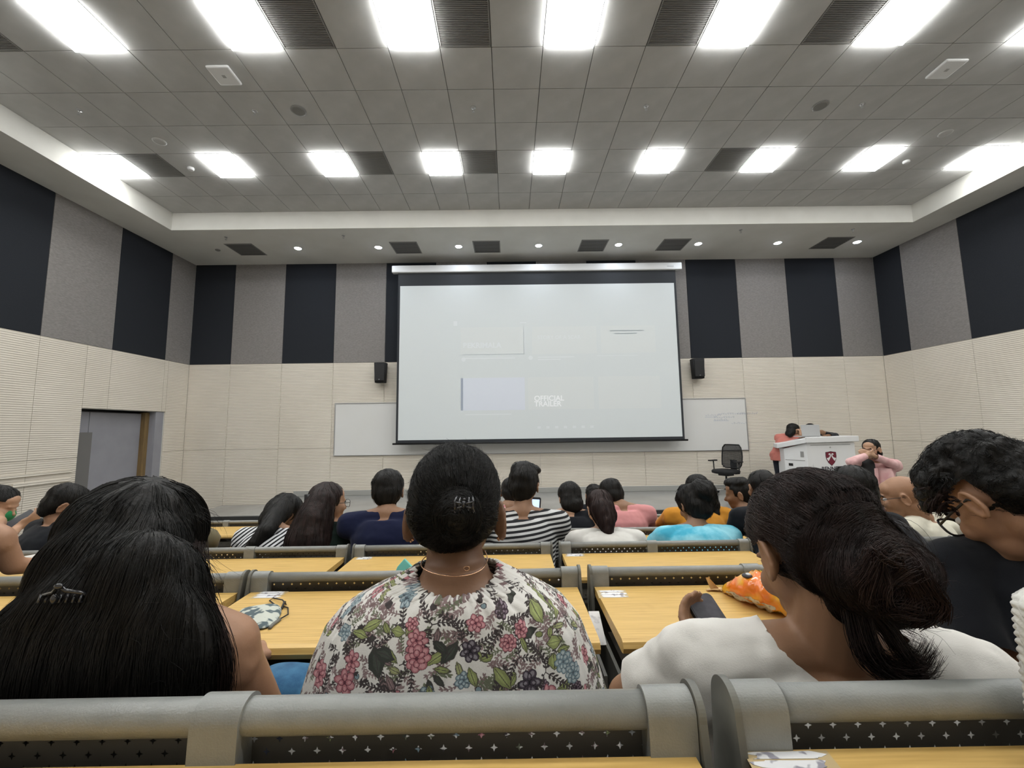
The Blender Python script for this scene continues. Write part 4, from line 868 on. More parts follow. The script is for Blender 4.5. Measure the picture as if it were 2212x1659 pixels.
for e in (-1, 1):
    g.tube([cc+V((e*.016, .006, .016)), cc+V((e*.019, -.004, .010)), cc+V((e*.018, -.007, 0)), cc+V((e*.019, -.004, -.012)), cc+V((e*.015, .008, -.018))], .0022, 8)
    g.tube([cc+V((e*.009, .004, .014)), cc+V((e*.010, -.006, .006)), cc+V((e*.009, -.007, -.006)), cc+V((e*.008, .004, -.015))], .0018, 8)
    g.tube([cc+V((e*.019, -.005, .007)), cc+V((e*.004, -.009, .004))], .0020, 8).tube([cc+V((e*.018, -.005, -.006)), cc+V((e*.004, -.009, -.002))], .0018, 8)
g.tube([cc+V((0, -.010, .010)), cc+V((0, -.011, -.004))], .0030, 8).ell(cc+V((.001, -.011, .013)), (.003, .003, .003))
clipm = mat('clip_plastic', (.02, .02, .023), .12, .55, coat=.4); M['clip'] = clipm
g.v = [tuple(cc+(V(q)-cc)*.74) for q in g.v]
wchild(g, 'claw_clip', clipm, p2)
for e in (-1, 1): wchild(G().ell(P(e*.078, -.004, -.036), (.0032, .0032, .0032)).ell(P(e*.079, -.012, -.038), (.0022, .0022, .0022)), 'earring', 'gold', p2)
nc = W(982, 1206, .748); wchild(G().tube([nc+V((.0570*math.sin(a), -.0625*math.cos(a), -.010*math.cos(a)-.003*math.sin(a*2-.6)-.004*(1-math.cos(a))/2)) for a in [2*PI*k/48 for k in range(48)]], .0009, 6, closed=True)
    .tube([W(1008, 1228, .674)+V((.0045*math.cos(a), 0, .0035*math.sin(a))) for a in [2*PI*k/10 for k in range(10)]], .0008, 5, closed=True), 'necklace', 'gold', p2)

# ---- P1: long loose black hair, half gathered with a clip at lower left
H1 = W(304, 1200, .75); C1 = W(275, 1365, .69)
p1, b1 = person('person with long loose black hair and a shiny clip, bare right shoulder, at the left', H1, C1, yaw=-8, pitch=12, roll=-6, s=.98, byaw=-4, shw=.165, row='A', shirt='tee_black', sk='skin', hairst=None, vox=.0055, sleeve='none', kk=(-.002, .006),
                arms=[(W(60, 1600, .78), W(150, 1480, 1.02), (.3, 1, 0), (0, 0, -1)), (W(562, 1540, .74), W(540, 1428, 1.0), (-.15, 1, .05), (0, 0, -1))], neckr=.09)
R1 = RM(-8, 12, -6); g = G()
g.ell(H1+R1@V((0, -.012, .036)), (.092, .108, .096), R1, 30, 20)
for px, py, d, r in ( (250, 1215, .715, (.084, .085, .080)), (312, 1240, .695, (.064, .070, .100)), (205, 1265, .665, (.088, .060, .095)), (300, 1330, .640, (.100, .060, .12)), (190, 1370, .630, (.100, .062, .10)), (95, 1420, .625, (.080, .055, .090)), (318, 1440, .615, (.100, .052, .12)), (180, 1470, .61, (.13, .055, .12)), (60, 1500, .62, (.11, .050, .10)), (230, 1600, .605, (.16, .050, .10))):
    g.ell(W(px, py, d), r, None, 24, 16)
v1 = blob(g, 'hair', 'hair', p1, .0065, 4, [lambda p: min((p-H1).y-.055, H1.z+.02-p.z)], disp=lambda p: .0035*noise.noise(V((p.x*40, p.y*40, p.z*7)))+.0015*noise.noise(V((p.x*120, p.y*120, p.z*15))))
cr1 = W(315, 1085, .74)
comb1 = lambda p: (p-cr1).normalized()*max(0, 1-(cr1.z-p.z)*7)+V((-.25 if p.z > 1.60 else .02, 0, -1))
strands(v1, 'hair_strands', 'hair', p1, 5200, comb1, .17, .012, .0006, .003, .30, flare=.004, seed=21)
strands(v1, 'flyaway_hair', 'hair', p1, 420, lambda p: V((.5, 0, -.6)), .05, .008, .0003, .002, 1.4, where=lambda c: c.x > W(400, 1200, .68).x, flare=.03, seed=22)
locks('loose_locks', 'hair_brown', p1, [[W(425, 1180, .67), W(430, 1260, .65), W(445, 1330, .64), W(478, 1400, .63), W(486, 1500, .62)], [W(420, 1200, .67), W(440, 1270, .65), W(455, 1330, .64)], [W(440, 1290, .64), W(470, 1360, .63), W(488, 1440, .62), W(480, 1520, .62)]], 130, .0045, .00055, seed=4)
locks('stray_hair', 'hair', p1, [[W(430, 1185, .68), W(455, 1210, .66), W(478, 1230, .65)], [W(430, 1230, .66), W(452, 1270, .65), W(462, 1320, .64)], [W(420, 1110, .72), W(445, 1125, .72), W(452, 1150, .72)]], 14, .008, .00025, seed=6)
g = G(); cc = W(142, 1280, .588)
g.tube([cc+V((-.030, .006, -.012)), cc+V((-.022, -.006, 0)), cc+V((-.006, -.010, .004)), cc+V((.002, -.012, .014)), cc+V((.010, -.010, .006)), cc+V((.026, -.006, .002)), cc+V((.030, .006, -.010))], .0026, 8)
for k in range(7): x = -.027+k*.009; g.tube([cc+V((x, -.005, .0)), cc+V((x+.002, -.010, -.008)), cc+V((x+.001, .006, -.016))], .0017, 6)
g.ell(cc+V((.004, -.014, .013)), (.006, .003, .004)).ell(cc+V((-.002, -.012, -.004)), (.004, .004, .007)); wchild(g, 'hair_clip', 'clip', p1)

# ---- P3: white T-shirt, dark messy bun, phone in hand
H3 = W(1760, 1204, .675); C3 = W(1790, 1421, .665); nk = W(1852, 1352, .60)
el3 = W(1356, 1505, .80); wr3 = W(1508, 1432, .935)
p3, b3 = person('person in white T-shirt with messy dark bun, holding a phone, at the right', H3, C3, yaw=3, pitch=30, roll=4, s=.98, byaw=-8, shw=.190, row='A', shirt='white_cloth', sk='skin_mid', hairst=None, vox=.0055, kk=(.0021, .010), folds=.010,
                neckcut=lambda p: .090-V(((p-nk).x*.92, (p-nk).y*.4, (p-nk).z)).length, arms=[(el3, wr3, (.05, .75, .65), (.8, -.3, .5)), (W(2090, 1560, .80), W(1980, 1500, 1.0), (-.3, 1, 0), (0, 0, -1))], hip=V((.47, .70, 1.25)), trouser='trouser_dark')
R3 = RM(3, 30, 4); Q = lambda x, y, z: H3+R3@V((x, y, z)); g = G()
for c, r in (((0, -.016, .042), (.088, .102, .089)), ((.006, -.050, .0), (.084, .060, .072)), ((.02, -.055, -.03), (.055, .040, .035))): g.ell(Q(*c), [q*1.0 for q in r], R3, 26, 18)
for px, py, d, r in ((1835, 1195, .610, (.056, .050, .052)), (1880, 1228, .590, (.060, .046, .054)), (1930, 1240, .585, (.052, .042, .050)), (1865, 1250, .580, (.060, .042, .048)), (1958, 1285, .590, (.038, .033, .036)), (1992, 1318, .60, (.020, .020, .020)), (1850, 1295, .590, (.035, .030, .030)), (1915, 1290, .585, (.052, .028, .034))):
    g.ell(W(px, py, d), r, None, 22, 14)
def cut3(p):
    q = R3.transposed()@(p-H3); return max(min(q.y-.030, .052-q.z), min(-q.x-.066, .022-q.z, q.y+.030))
bun3 = W(1880, 1225, .575)
v3 = blob(g, 'hair', 'hair_brown', p3, .0055, 3, [cut3], disp=lambda p: .004*noise.noise(p*22)+.0022*noise.noise(V((p.x*50, p.y*50, p.z*50)))+(.006*noise.noise(p*18) if (p-bun3).length < .11 else 0))
def comb3(p):
    r = p-bun3
    if r.length < .085: return V((-r.z, .2*r.y, r.x)).normalized()+V((.3, 0, -.4))
    return (W(1835, 1215, .59)-p).normalized()+V((.25, 0, .0))
strands(v3, 'hair_strands', 'hair_brown', p3, 5200, comb3, .15, .009, .00055, .0035, .38, flare=.006, seed=31)
strands(v3, 'flyaway_hair', 'hair_red', p3, 700, lambda p: V((.6, -.2, .1)), .05, .008, .0003, .003, 1.8, where=lambda c: (c-bun3).length < .14, flare=.03, seed=33)
T = lambda *a: [W(*q) for q in a]
locks('loose_locks', 'hair_brown', p3, [T((1840, 1320, .57), (1855, 1390, .56), (1885, 1430, .555), (1930, 1452, .55), (1985, 1445, .55), (2012, 1405, .55)), T((1850, 1320, .57), (1875, 1400, .555), (1915, 1440, .55), (1970, 1455, .55), (2005, 1450, .55)), T((1870, 1310, .57), (1915, 1360, .56), (1950, 1410, .55), (1990, 1430, .55))], 200, .0052, .0005, seed=9)
locks('wisps', 'hair_brown', p3, [T((1900, 1320, .565), (1940, 1350, .56), (1985, 1370, .55), (2010, 1410, .55)), T((1850, 1130, .62), (1930, 1120, .60), (1985, 1170, .585), (2010, 1260, .58))], 26, .006, .00028, seed=10)
g = G(); pc3 = W(1548, 1352, .985)   # phone
Rp = RM(0, -52, 0) @ Matrix.Rotation(math.radians(-4), 3, 'Y')
t3 = thing('phone', 'black-cased smartphone held over the desk by the white T-shirt woman', 'phone', pc3)
Rp = Matrix.Rotation(math.radians(16), 3, 'Z') @ Matrix.Rotation(math.radians(-52), 3, 'X')
def rrect(w, h, r, k=5): return [(sx*(w/2-r)+r*math.cos(a), sy*(h/2-r)+r*math.sin(a)) for sx, sy, a0 in ((1, 1, 0), (-1, 1, PI/2), (-1, -1, PI), (1, -1, 3*PI/2)) for a in [a0+PI/2*i/k for i in range(k+1)]]
ux, uy, uz = Rp@V((1, 0, 0)), Rp@V((0, 0, 1)), Rp@V((0, 1, 0))
G().prism(rrect(.076, .152, .012), (0, 0, 0), ux, uy, uz*.010).obj('case', 'black', t3, bevel=.002)
scr = mat('phone_glass', (.02, .019, .024), .5, .3, c2=(.045, .04, .05), ns=30); G().prism(rrect(.069, .145, .009), -uz*.0008, ux, uy, uz*.001).obj('screen', scr, t3)
# her fingers round the phone
# ---- P4: curly hair, black T-shirt, glasses, looking down to the left
H4 = W(2165, 1085, .95); C4 = W(2225, 1200, 1.00)
p4, b4 = person('person with curly black hair, glasses and black T-shirt looking down at the right edge', H4, C4, yaw=6, pitch=44, s=1.0, byaw=0, shw=.185, row='A', shirt='tee_black', sk='skin', hairst=None, vox=.0055, hip=V((1.16, .86, 1.24)), gl=False, kk=(-.002, .010),
                arms=[(W(2135, 1478, .90), W(2062, 1395, .99), (-.3, .3, 1), (0, 1, 0)), (V((1.45, .98, 1.36)), V((1.32, 1.15, 1.375)), (-.3, 1, 0), (0, 0, -1))])
R4 = RM(6, 44, 0); glasses(H4, R4, p4, 1.0, 'black', w=.027, th=.0026); eyes(H4, R4, p4, 1.0)
Q = lambda x, y, z: H4+R4@V((x, y, z)); g = G()
for c, r in (((0, -.012, .052), (.092, .108, .088)), ((0, .050, .080), (.078, .048, .045)), ((0, -.060, .0), (.082, .056, .066)), ((-.03, .085, .055), (.05, .028, .030)), ((0, .03, .12), (.07, .07, .035)), ((0, -.03, .115), (.08, .07, .045))): g.ell(Q(*c), [q for q in r], R4, 26, 18)
for k in range(70):
    a, b = random.uniform(0, 2*PI), random.uniform(.0, 1.5); q = V((.095*math.cos(a)*math.cos(b), .112*math.sin(a)*math.cos(b), .05+.092*math.sin(b)))
    
    g.ell(Q(*q), [random.uniform(.014, .024)]*3, None, 10, 7)
def cut4(p):
    q = R4.transposed()@(p-H4); return max(min(q.y-.030, .046-q.z), min(abs(q.x)-.058, .042-q.z, q.y+.036))
v4 = blob(g, 'hair', 'hair', p4, .0055, 2, [cut4], disp=lambda p: .007*noise.noise(p*45)+.003*noise.noise(p*110))
strands(v4, 'hair_strands', 'hair', p4, 2600, lambda p: noise.noise_vector(p*45)+V((0, 0, -.15)), .040, .006, .0006, .004, .9, flare=.012, seed=41)
def curls(n, cen, rad, col):
    cs = []
    for k in range(n):
        c = cen+V((random.gauss(0, 1)*rad, random.gauss(0, .5)*rad, random.gauss(0, 1)*rad)); r = random.uniform(.006, .011); a0 = random.random()*6
        cs.append([c+V((r*math.cos(a0+a), .006*a-.01, r*math.sin(a0+a)-.004*a)) for a in [j*.9 for j in range(8)]])
    locks('curls', col, p4, cs, 12, .0012, .0005, seed=n)
curls(22, W(2040, 1075, .93), .012, 'hair_red'); curls(16, W(2030, 1035, .93), .012, 'hair')

tw = []
for k in range(9):
    a0 = k*.7; r = .022+.005*(k % 3); tw.append([bun3+V(((r+.012*math.sin(a*2+k))*math.cos(a+a0)+.005*k-.03, -.044-.006*math.sin(a), (r+.008*math.cos(a*3))*math.sin(a+a0)-.004*k+.01)) for a in [j*.5 for j in range(8)]])
locks('twisted_locks', 'hair_red', p3, tw, 60, .0035, .0005, seed=12)

# ================================================================ LECTERN, CHAIR, SMALL THINGS
def onz(px, py, z):
    v = W(px, py, 1.0)-EYE; return EYE+v*((z-EYE.z)/v.z)
DKZ = {k: ROWS[k][1]-.052 for k in ROWS}
lb = W(1742, 960, 7.95); lr = W(1846, 960, 8.10); la = W(1692, 960, 8.35)
t = thing('lectern', 'white angled lectern with a maroon crest and drawers on the stage', 'lectern', (lb.x, lb.y, STZ)); L = t.location
zt = W(1742, 957, 7.95).z-STZ; zl = W(1692, 969, 8.35).z-STZ
B, Cc, A = V((0, 0, 0)), V((lr.x-L.x, lr.y-L.y, 0)), V((la.x-L.x, la.y-L.y, 0)); Cb = Cc+V((-.05, .62, 0)); Ab = A+V((.1, .35, 0))
def pr(g, pts, zb, zs): n = len(pts); vs = [p+V((0, 0, zb)) for p in pts]+[p+V((0, 0, z)) for p, z in zip(pts, zs)]; g.add(vs, [tuple(reversed(range(n))), tuple(range(n, 2*n))]+[(i, (i+1) % n, n+(i+1) % n, n+i) for i in range(n)])
g = G(); pr(g, [B, Cc, Cb, Ab, A], 0, [zt, zt, zt, zl, zl]); lect = g.obj('cabinet', 'white', t, bevel=.006)
fx = (Cc-B).normalized(); fn = fx.cross(V((0, 0, 1))); sx = (B-A).normalized(); sn = sx.cross(V((0, 0, 1)))
mid = B+V((.0, .02, 0)); Bt = (Cb+Ab)/2
g = G(); th = .11
def slab(g, q, th):
    n = len(q); g.add([p for p in q]+[p+V((0, 0, th)) for p in q], [tuple(reversed(range(n))), tuple(range(n, 2*n))]+[(i, (i+1) % n, n+(i+1) % n, n+i) for i in range(n)])
up = V((0, 0, 1)); slab(g, [B-fx*.05+fn*.05+up*zt, Cc+fx*.06+fn*.05+up*(zt+.01), Cb+fx*.06-fn*.0+up*(zt+.01), Bt+up*zt], th); g.obj('top_slab', 'white', t, bevel=.012)
g = G(); slab(g, [A-sx*.10+sn*.05+up*zl, B-fx*.05+fn*.05+up*zt, Bt+up*zt, Ab-sx*.08+up*zl], th*.85); g.obj('reading_slope', 'white', t, bevel=.012)
def onface(o, ux, n, pts, name, m, dz=.004, off=.001): return G().prism(pts, o-n*0+n*off, ux, up, n*dz).obj(name, m, t)
fc = B+fx*((W(1797, 988, 8.0).x-lb.x)/max(fx.x, .1)); zc = W(1797, 989, 8.02).z-STZ
sh = [(-1, .95), (-.5, 1.0), (0, 1.08), (.5, 1.0), (1, .95), (1.04, .3), (.92, -.25), (.6, -.8), (0, -1.3), (-.6, -.8), (-.92, -.25), (-1.04, .3)]
sc = .108
onface(fc+up*zc, fx, fn, [(x*sc*1.06, y*sc*1.08) for x, y in sh], 'crest_border', 'ink', .003)
onface(fc+up*zc, fx, fn, [(x*sc, y*sc*1.02) for x, y in sh], 'crest_shield', 'maroon', .005)
wing = [(.06, .62), (.18, .80), (.42, .80), (.52, .62), (.42, .50), (.30, .60), (.24, .52), (.30, .25), (.55, .05), (.93, -.02), (.84, -.28), (.62, -.55), (.45, -.35), (.18, .05), (.06, .30)]
for e in (-1, 1): onface(fc+up*zc, fx, fn, [(e*x*sc, y*sc) for x, y in (wing if e > 0 else reversed(wing))], 'crest_plume', 'white', .007)
onface(fc+up*(zc+.20), fx, fn, [(.016*math.cos(a*PI/6), .016*math.sin(a*PI/6)) for a in range(12)], 'keyhole', 'alu', .004)
onface(B+up*(zt-.05), fx, fn, [(.08, 0), ((Cc-B).length-.10, 0), ((Cc-B).length-.10, .008), (.08, .008)], 'panel_gap', 'endplate', .002)
ang = math.atan2(fx.y, fx.x); o = text('BENNETT', .115, fc+up*(zc-.245)+fn*.004+fx*.02, 'ink', t, rot=(PI/2, 0, ang), align='CENTER', bold=.003)
ls = (B-A).length
for z0, z1 in ((-.02, -.012), (-.30, -.292)): onface(A+up*(zl+z0-.20), sx, sn, [(.02, z0*0), (ls-.05, 0), (ls-.05, .008), (.02, .008)], 'drawer_gap', 'endplate', .002)
onface(A+up*(zl-.33), sx, sn, [(.08, 0), (.16, 0), (.16, .05), (.08, .05)], 'drawer_lock', 'black', .006)
onface(A+up*(zl-.15), sx, sn, [(ls*.72, 0), (ls*.86, 0), (ls*.86, .11), (ls*.72, .11)], 'socket_plate', 'alu', .006)
lp = W(1752, 942, 8.1); t = thing('laptop', 'silver laptop standing open on the lectern', 'laptop', (lp.x, lp.y, STZ+zt+th+.02))
M['silver'] = mat('silver', (.50, .51, .52), .4, .5, metal=.25)
Rl = Matrix.Rotation(-.06, 3, 'X'); G().box((0, 0, .105), (.36, .008, .22), Rl).obj('lid', 'silver', t, bevel=.004); G().bb((-.18, .01, -.02), (.18, .25, -.004)).obj('base', 'silver', t, bevel=.004)
# office chair
cp = W(1571, 1064, 9.05); t = thing('office_chair', 'black mesh-back swivel chair on the stage in front of the whiteboard', 'chair', (cp.x, cp.y, STZ), rz=math.radians(-62))
for k in range(5):
    a = 2*PI*k/5+.3; d = V((math.cos(a), math.sin(a), 0)); lg = G().tube([V((0, 0, .115)), d*.16+V((0, 0, .11)), d*.31+V((0, 0, .08))], [.022, .018, .014], 8).obj('leg', 'chrome', t, True)
    G().tube([d*.31+V((-.018*d.y, .018*d.x, .032)), d*.31+V((.018*d.y, -.018*d.x, .032))], .030, 12).box(d*.31+V((0, 0, .06)), (.02, .02, .04)).obj('caster', 'black', lg)
G().tube([(0, 0, .11), (0, 0, .30)], .028, 12).tube([(0, 0, .28), (0, 0, .44)], .018, 12).obj('gas_column', 'black', t, True)
G().box((0, 0, .435), (.24, .20, .05)).obj('mechanism', 'black', t, bevel=.01)
G().loft([((0, 0, .455), .20, .20), ((0, 0, .47), .245, .24), ((0, 0, .51), .25, .245), ((0, 0, .535), .23, .225)], 28, 3.2).obj('seat', 'blackmat', t, True)
bw = lambda u: .235-.05*(abs(u-.45)*1.6)**2
def bp(x, u): return V((x, .235+.05*u-.16*(1-(x/.25)**2)*0+.05*(x/.24)**2*-1+.03*math.sin(u*PI), .56+u*.50))
fr_ = [(bw(0)*s_, 0) for s_ in (-1, -.5, 0, .5, 1)]; loop = [bp(x, 0) for x in (-.15, -.07, 0, .07, .15)]+[bp(bw(u)*1.0, u) for u in (.12, .3, .5, .7, .88)]+[bp(x, 1) for x in (.16, .08, 0, -.08, -.16)]+[bp(-bw(u), u) for u in (.88, .7, .5, .3, .12)]
G().tube(loop, .014, 8, closed=True).obj('back_frame', 'black', t, True)
g = G()
for i in range(19):
    u = .03+i*.052; w_ = bw(u)-.008; g.tube([bp(x*w_, u) for x in (-1, -.5, 0, .5, 1)], .0028, 4)
for i in range(15):
    x = -1+i*.143; g.tube([bp(x*(bw(u)-.01), u) for u in (.02, .25, .5, .75, .98)], .0028, 4)
g.obj('back_mesh', 'blackmat', t, kind='stuff')
ms = mat('mesh_fabric', (.02, .022, .025), .8); _nt = ms.node_tree; _tr = nod(_nt, 'ShaderNodeBsdfTransparent'); _mx = nod(_nt, 'ShaderNodeMixShader'); _mx.inputs[0].default_value = .78; _b = _nt.nodes['Principled BSDF']; _nt.links.new(_tr.outputs[0], _mx.inputs[1]); _nt.links.new(_b.outputs[0], _mx.inputs[2]); _nt.links.new(_mx.outputs[0], _nt.nodes['Material Output'].inputs[0])
g = G(); rows_ = [[bp(x*(bw(u)-.005), u)+V((0, .003, 0)) for x in (-1, -.5, 0, .5, 1)] for u in [k/8 for k in range(9)]]; g.add([p for r in rows_ for p in r], [(i*5+j, i*5+j+1, i*5+6+j, i*5+5+j) for i in range(8) for j in range(4)]); g.obj('back_fabric', ms, t, True)
G().box(bp(0, .12)+V((0, .03, 0)), (.14, .02, .22)).tube([(0, .1, .45), (0, .27, .45), (0, .29, .60), bp(0, .35)+V((0, .03, 0))], .018, 8).obj('lumbar_bracket', 'black', t, True)
for e in (-1, 1):
    ar = G().tube([(e*.20, .02, .46), (e*.29, .02, .47), (e*.30, .02, .70)], .014, 8).obj('arm', 'black', t, True); G().box((e*.30, .0, .715), (.075, .24, .028)).obj('arm_pad', 'black', ar, bevel=.01)
# torn paper labels on the desks
lab = mat('torn_label', (.74, .74, .75), .5, c2=(.30, .29, .34), ns=55, contrast=(.56, .62), detail=2)
def label(px, py, row, w, h, text_, seed, n=3):
    R = random.Random(seed); p = onz(px, py, DKZ[row]); t = thing('torn_label', text_, 'sticker', p)
    for k in range(n):
        cy = (k-(n-1)/2)*h/n; pts = []
        for i in range(16):
            a = 2*PI*i/16; pts.append((w/2*math.copysign(abs(math.cos(a))**.5, math.cos(a))*R.uniform(.72, 1.05)+R.uniform(-.1, .1)*w*.3, cy+h/n*.52*math.copysign(abs(math.sin(a))**.5, math.sin(a))*R.uniform(.7, 1.0)))
        G().prism(pts, (0, 0, .0004), (1, 0, 0), (0, 1, 0), (0, 0, .0006)).obj('paper_scrap', lab, t)
    G().prism([(-w*.55, -h*.55), (w*.5, -h*.5), (w*.55, h*.5), (-w*.5, h*.52)], (0, 0, .0001), (1, 0, 0), (0, 1, 0), (0, 0, .0002)).obj('glue_patch', M['gluem'], t)
M['gluem'] = mat('glue_film', (.52, .40, .22), .3)
label(1323, 1283, 'B', .085, .055, 'torn white label at the left corner of the desk with the snack packet', 1)
label(582, 1285, 'B', .085, .050, 'torn white label beside the blue cloth mask', 2)
label(786, 1206, 'C', .080, .040, 'torn white label on the third row desk left of the floral woman\'s neck', 3)
label(1242, 1199, 'C', .095, .045, 'torn white label on the third row desk right of the striped shirt', 4)
label(1715, 1652, 'A', .085, .035, 'large torn white label on the nearest desk at the bottom right', 5)
# cloth face mask with straps
mc = onz(560, 1336, DKZ['B']); t = thing('cloth_mask', 'blue and cream patterned cloth face mask with black straps lying on the desk', 'face mask', mc)
M['maskm'] = mat('mask_print', (.10, .13, .14), .9, .1, c2=(.50, .52, .46), ns=38, contrast=(.47, .54), detail=1, stretch=(1, 1.5, 1)); nt = M['maskm'].node_tree
out = [(508, 1324), (540, 1312), (598, 1306), (612, 1318), (604, 1340), (580, 1360), (550, 1366), (522, 1344)]
po = [onz(a, b, DKZ['B'])-mc for a, b in out]; g = G(); c0 = sum(po, V())/8; rg = []
for k, (s_, h_) in enumerate(((1, .001), (1, .004), (.9, .010), (.6, .016), (.3, .019), (.05, .020))): rg.append([c0.lerp(p, s_)+V((0, 0, h_+.004*math.sin(i*2.1+k))*1) if k > 1 else c0.lerp(p, s_)+V((0, 0, h_)) for i, p in enumerate(po)])
mk = g.rings(rg).obj('mask_cloth', 'maskm', t, True); mk.modifiers.new('s', 'SUBSURF').render_levels = 2
def zp(a, b, h=.003): q = onz(a, b, DKZ['B'])-mc; q.z += h; return q
G().tube([zp(598, 1312), zp(582, 1302, .006), (zp(590, 1294)), zp(610, 1302, .008), zp(618, 1308)], .0018, 6).tube([zp(604, 1340), zp(622, 1332, .006), zp(622, 1316, .004), zp(610, 1312)], .0018, 6).tube([zp(608, 1318), zp(614, 1308, .01), zp(616, 1303)], .003, 6).obj('strap', 'black', t, True)
G().tube([zp(604, 1341, .003), zp(590, 1352, .004), zp(582, 1360, .003)], .0045, 8).obj('mask_edge', 'endplate', t, True)
# snack packet and its torn flap
M['orange'] = mat('packet_foil', (.75, .17, .01), .25, .6, c2=(.80, .45, .02), ns=11, contrast=(.42, .60), detail=2, coat=.6, bump=.6, bs=25); M['packet_white'] = mat('packet_white', (.62, .60, .57), .3, c2=(.35, .30, .28), ns=140, contrast=(.55, .6), stretch=(1, 1, 1)); M['yellow'] = mat('packet_yellow', (.85, .55, .03), .25, .6, coat=.6)
a_ = onz(1566, 1280, DKZ['B']); b_ = onz(1712, 1330, DKZ['B']); t = thing('snack_packet', 'open orange and yellow snack packet on the desk before the white T-shirt woman', 'packet', a_.lerp(b_, .5))
L = t.location; ax = (b_-a_); ln = ax.length; ax.normalize(); sd_ = V((-ax.y, ax.x, 0)); g = G(); RR = []
for i in range(26):
    u = i/25; wv = .016+.048*min(1, u*2.0)**.8*(1 if u < .85 else 1-(u-.85)*2.2); hh = .010+.034*math.sin(min(1, u*1.3)*PI*.62)*(1 if u < .8 else 1-(u-.8)*2); ring = []
    for j in range(24):
        an = 2*PI*j/24; q = V((u*7, math.cos(an)*2, math.sin(an)*2)); k = 1+.20*noise.noise(q*1.6)+.12*noise.noise(q*4)
        ring.append(a_-L+ax*(u*ln)+sd_*(math.cos(an)*wv*k)+V((0, 0, hh+.002+math.sin(an)*hh*k)))
    RR.append(ring)
g.rings(RR).obj('foil', 'orange', t, True)
g = G(); RR2 = [[p+(V((0, 0, .001))-sd_*.0012) for p in [r[j] for j in (13, 14, 15, 16, 17)]] for r in RR[3:-2]]
vs = [p for r in RR2 for p in r]; g.add(vs, [(i*5+j, i*5+j+1, i*5+6+j, i*5+5+j) for i in range(len(RR2)-1) for j in range(4)]); g.obj('nutrition_side', 'packet_white', t, True)
g = G(); RR3 = [[p+V((0, 0, .0012)) for p in [r[j] for j in (2, 3, 4, 5)]] for r in RR[10:20]]; g.add([p for r in RR3 for p in r], [(i*4+j, i*4+j+1, i*4+5+j, i*4+4+j) for i in range(9) for j in range(3)]); g.obj('yellow_band', 'yellow', t, True)
ec = RR[12][8]; G().ell(ec+V((0, 0, .0)), (.014, .014, .006), None, 14, 8).obj('round_emblem', 'ink', t, True); G().ell(ec+V((.001, -.004, .005)), (.007, .008, .004), None, 10, 6).obj('emblem_figure', 'silver', t, True)
t = thing('torn_strip', 'tan torn packet strip left of the orange snack packet', 'scrap', onz(1548, 1278, DKZ['B'])); tan = mat('tan_strip', (.52, .33, .15), .5)
G().add([(-.03, 0, .004), (.03, -.012, .012), (.034, .004, .010), (-.026, .012, .002), (-.005, .02, .006)], [(0, 1, 2, 4, 3)]).add([(-.012, .01, .0), (.006, .012, .002), (.016, .004, .0), (-.022, .02, .034), (-.016, .012, .038)], [(0, 1, 4, 3), (1, 2, 4)]).obj('strip', tan, t)
# things at desks
t = thing('pouch', 'teal plastic sheet standing on the desk behind the floral woman\'s left shoulder', 'pouch', onz(870, 1262, DKZ['B'])); M['teal'] = mat('teal', (.16, .50, .42), .3); G().prism([(-.045, 0), (.05, 0), (.03, .028), (-.01, .062), (-.03, .04)], (0, .03, .001), (1, .1, 0), (0, .4, 1), (0, .012, 0)).obj('sheet', 'teal', t, bevel=.002)
t = thing('denim_bag', 'blue fabric bag on a lap, between bare shoulder and floral blouse', 'bag', (W(608, 1528, .95).x, .95, W(608, 1528, .95).z)); M['denim'] = cloth('denim', (.028, .09, .18), (.06, .17, .29), ns=26)
G().loft([((0, 0, -.04), .09, .06), ((0, 0, 0), .11, .08), ((.01, 0, .05), .10, .07), ((.0, 0, .075), .04, .03)], 24, 2.6).obj('bag_body', 'denim', t, True); G().box((0, -.075, .01), (.07, .012, .06)).obj('pocket', 'denim', t, bevel=.005)
t = thing('paper_card', 'white card tucked between the two second row benches', 'card', (.232, 1.20, 1.30)); G().box((0, 0, .0), (.030, .10, .002), Matrix.Rotation(.5, 3, 'X')).obj('card', 'paper', t)
t = thing('paper_cup', 'white paper cup in the gap beside the striped sleeve', 'cup', (.232, 2.0, ROWS['C'][1]-.17)); G().loft([((0, 0, 0), .022, .022), ((0, 0, .07), .03, .03)], 16).obj('cup', 'white', t, True); G().tube([(.03*math.cos(a), .03*math.sin(a), .07) for a in [2*PI*k/16 for k in range(16)]], .0025, 5, closed=True).obj('rim', 'white', t, True)
t = thing('water_bottle', 'small white-capped bottle on the front desk beside the pink T-shirt', 'bottle', (W(1383, 1118, 3.95).x, 3.95, DKZ['E'])); G().loft([((0, 0, 0), .03, .03), ((0, 0, .09), .03, .03), ((0, 0, .11), .014, .014)], 16).obj('bottle', 'paper', t, True); G().tube([(0, 0, .11), (0, 0, .135)], .016, 10).obj('cap', 'white', t, True)
t = thing('phone', 'phone with a lit blue screen held by the wide-striped shirt', 'phone', W(1154, 1098, 2.93)); Rq = Matrix.Rotation(-.35, 3, 'Z') @ Matrix.Rotation(-.3, 3, 'X'); G().prism(rrect(.085, .15, .01), (0, 0, .0), Rq@V((1, 0, 0)), Rq@V((0, 0, 1)), Rq@V((0, .010, 0))).obj('case', 'black', t); G().prism(rrect(.070, .12, .004), Rq@V((0, -.0015, 0)), Rq@V((1, 0, 0)), Rq@V((0, 0, 1)), Rq@V((0, .001, 0))).obj('screen', mat('lit_screen', (.3, .4, .6), .4, emit=.8, ec=(.5, .65, .95)), t)
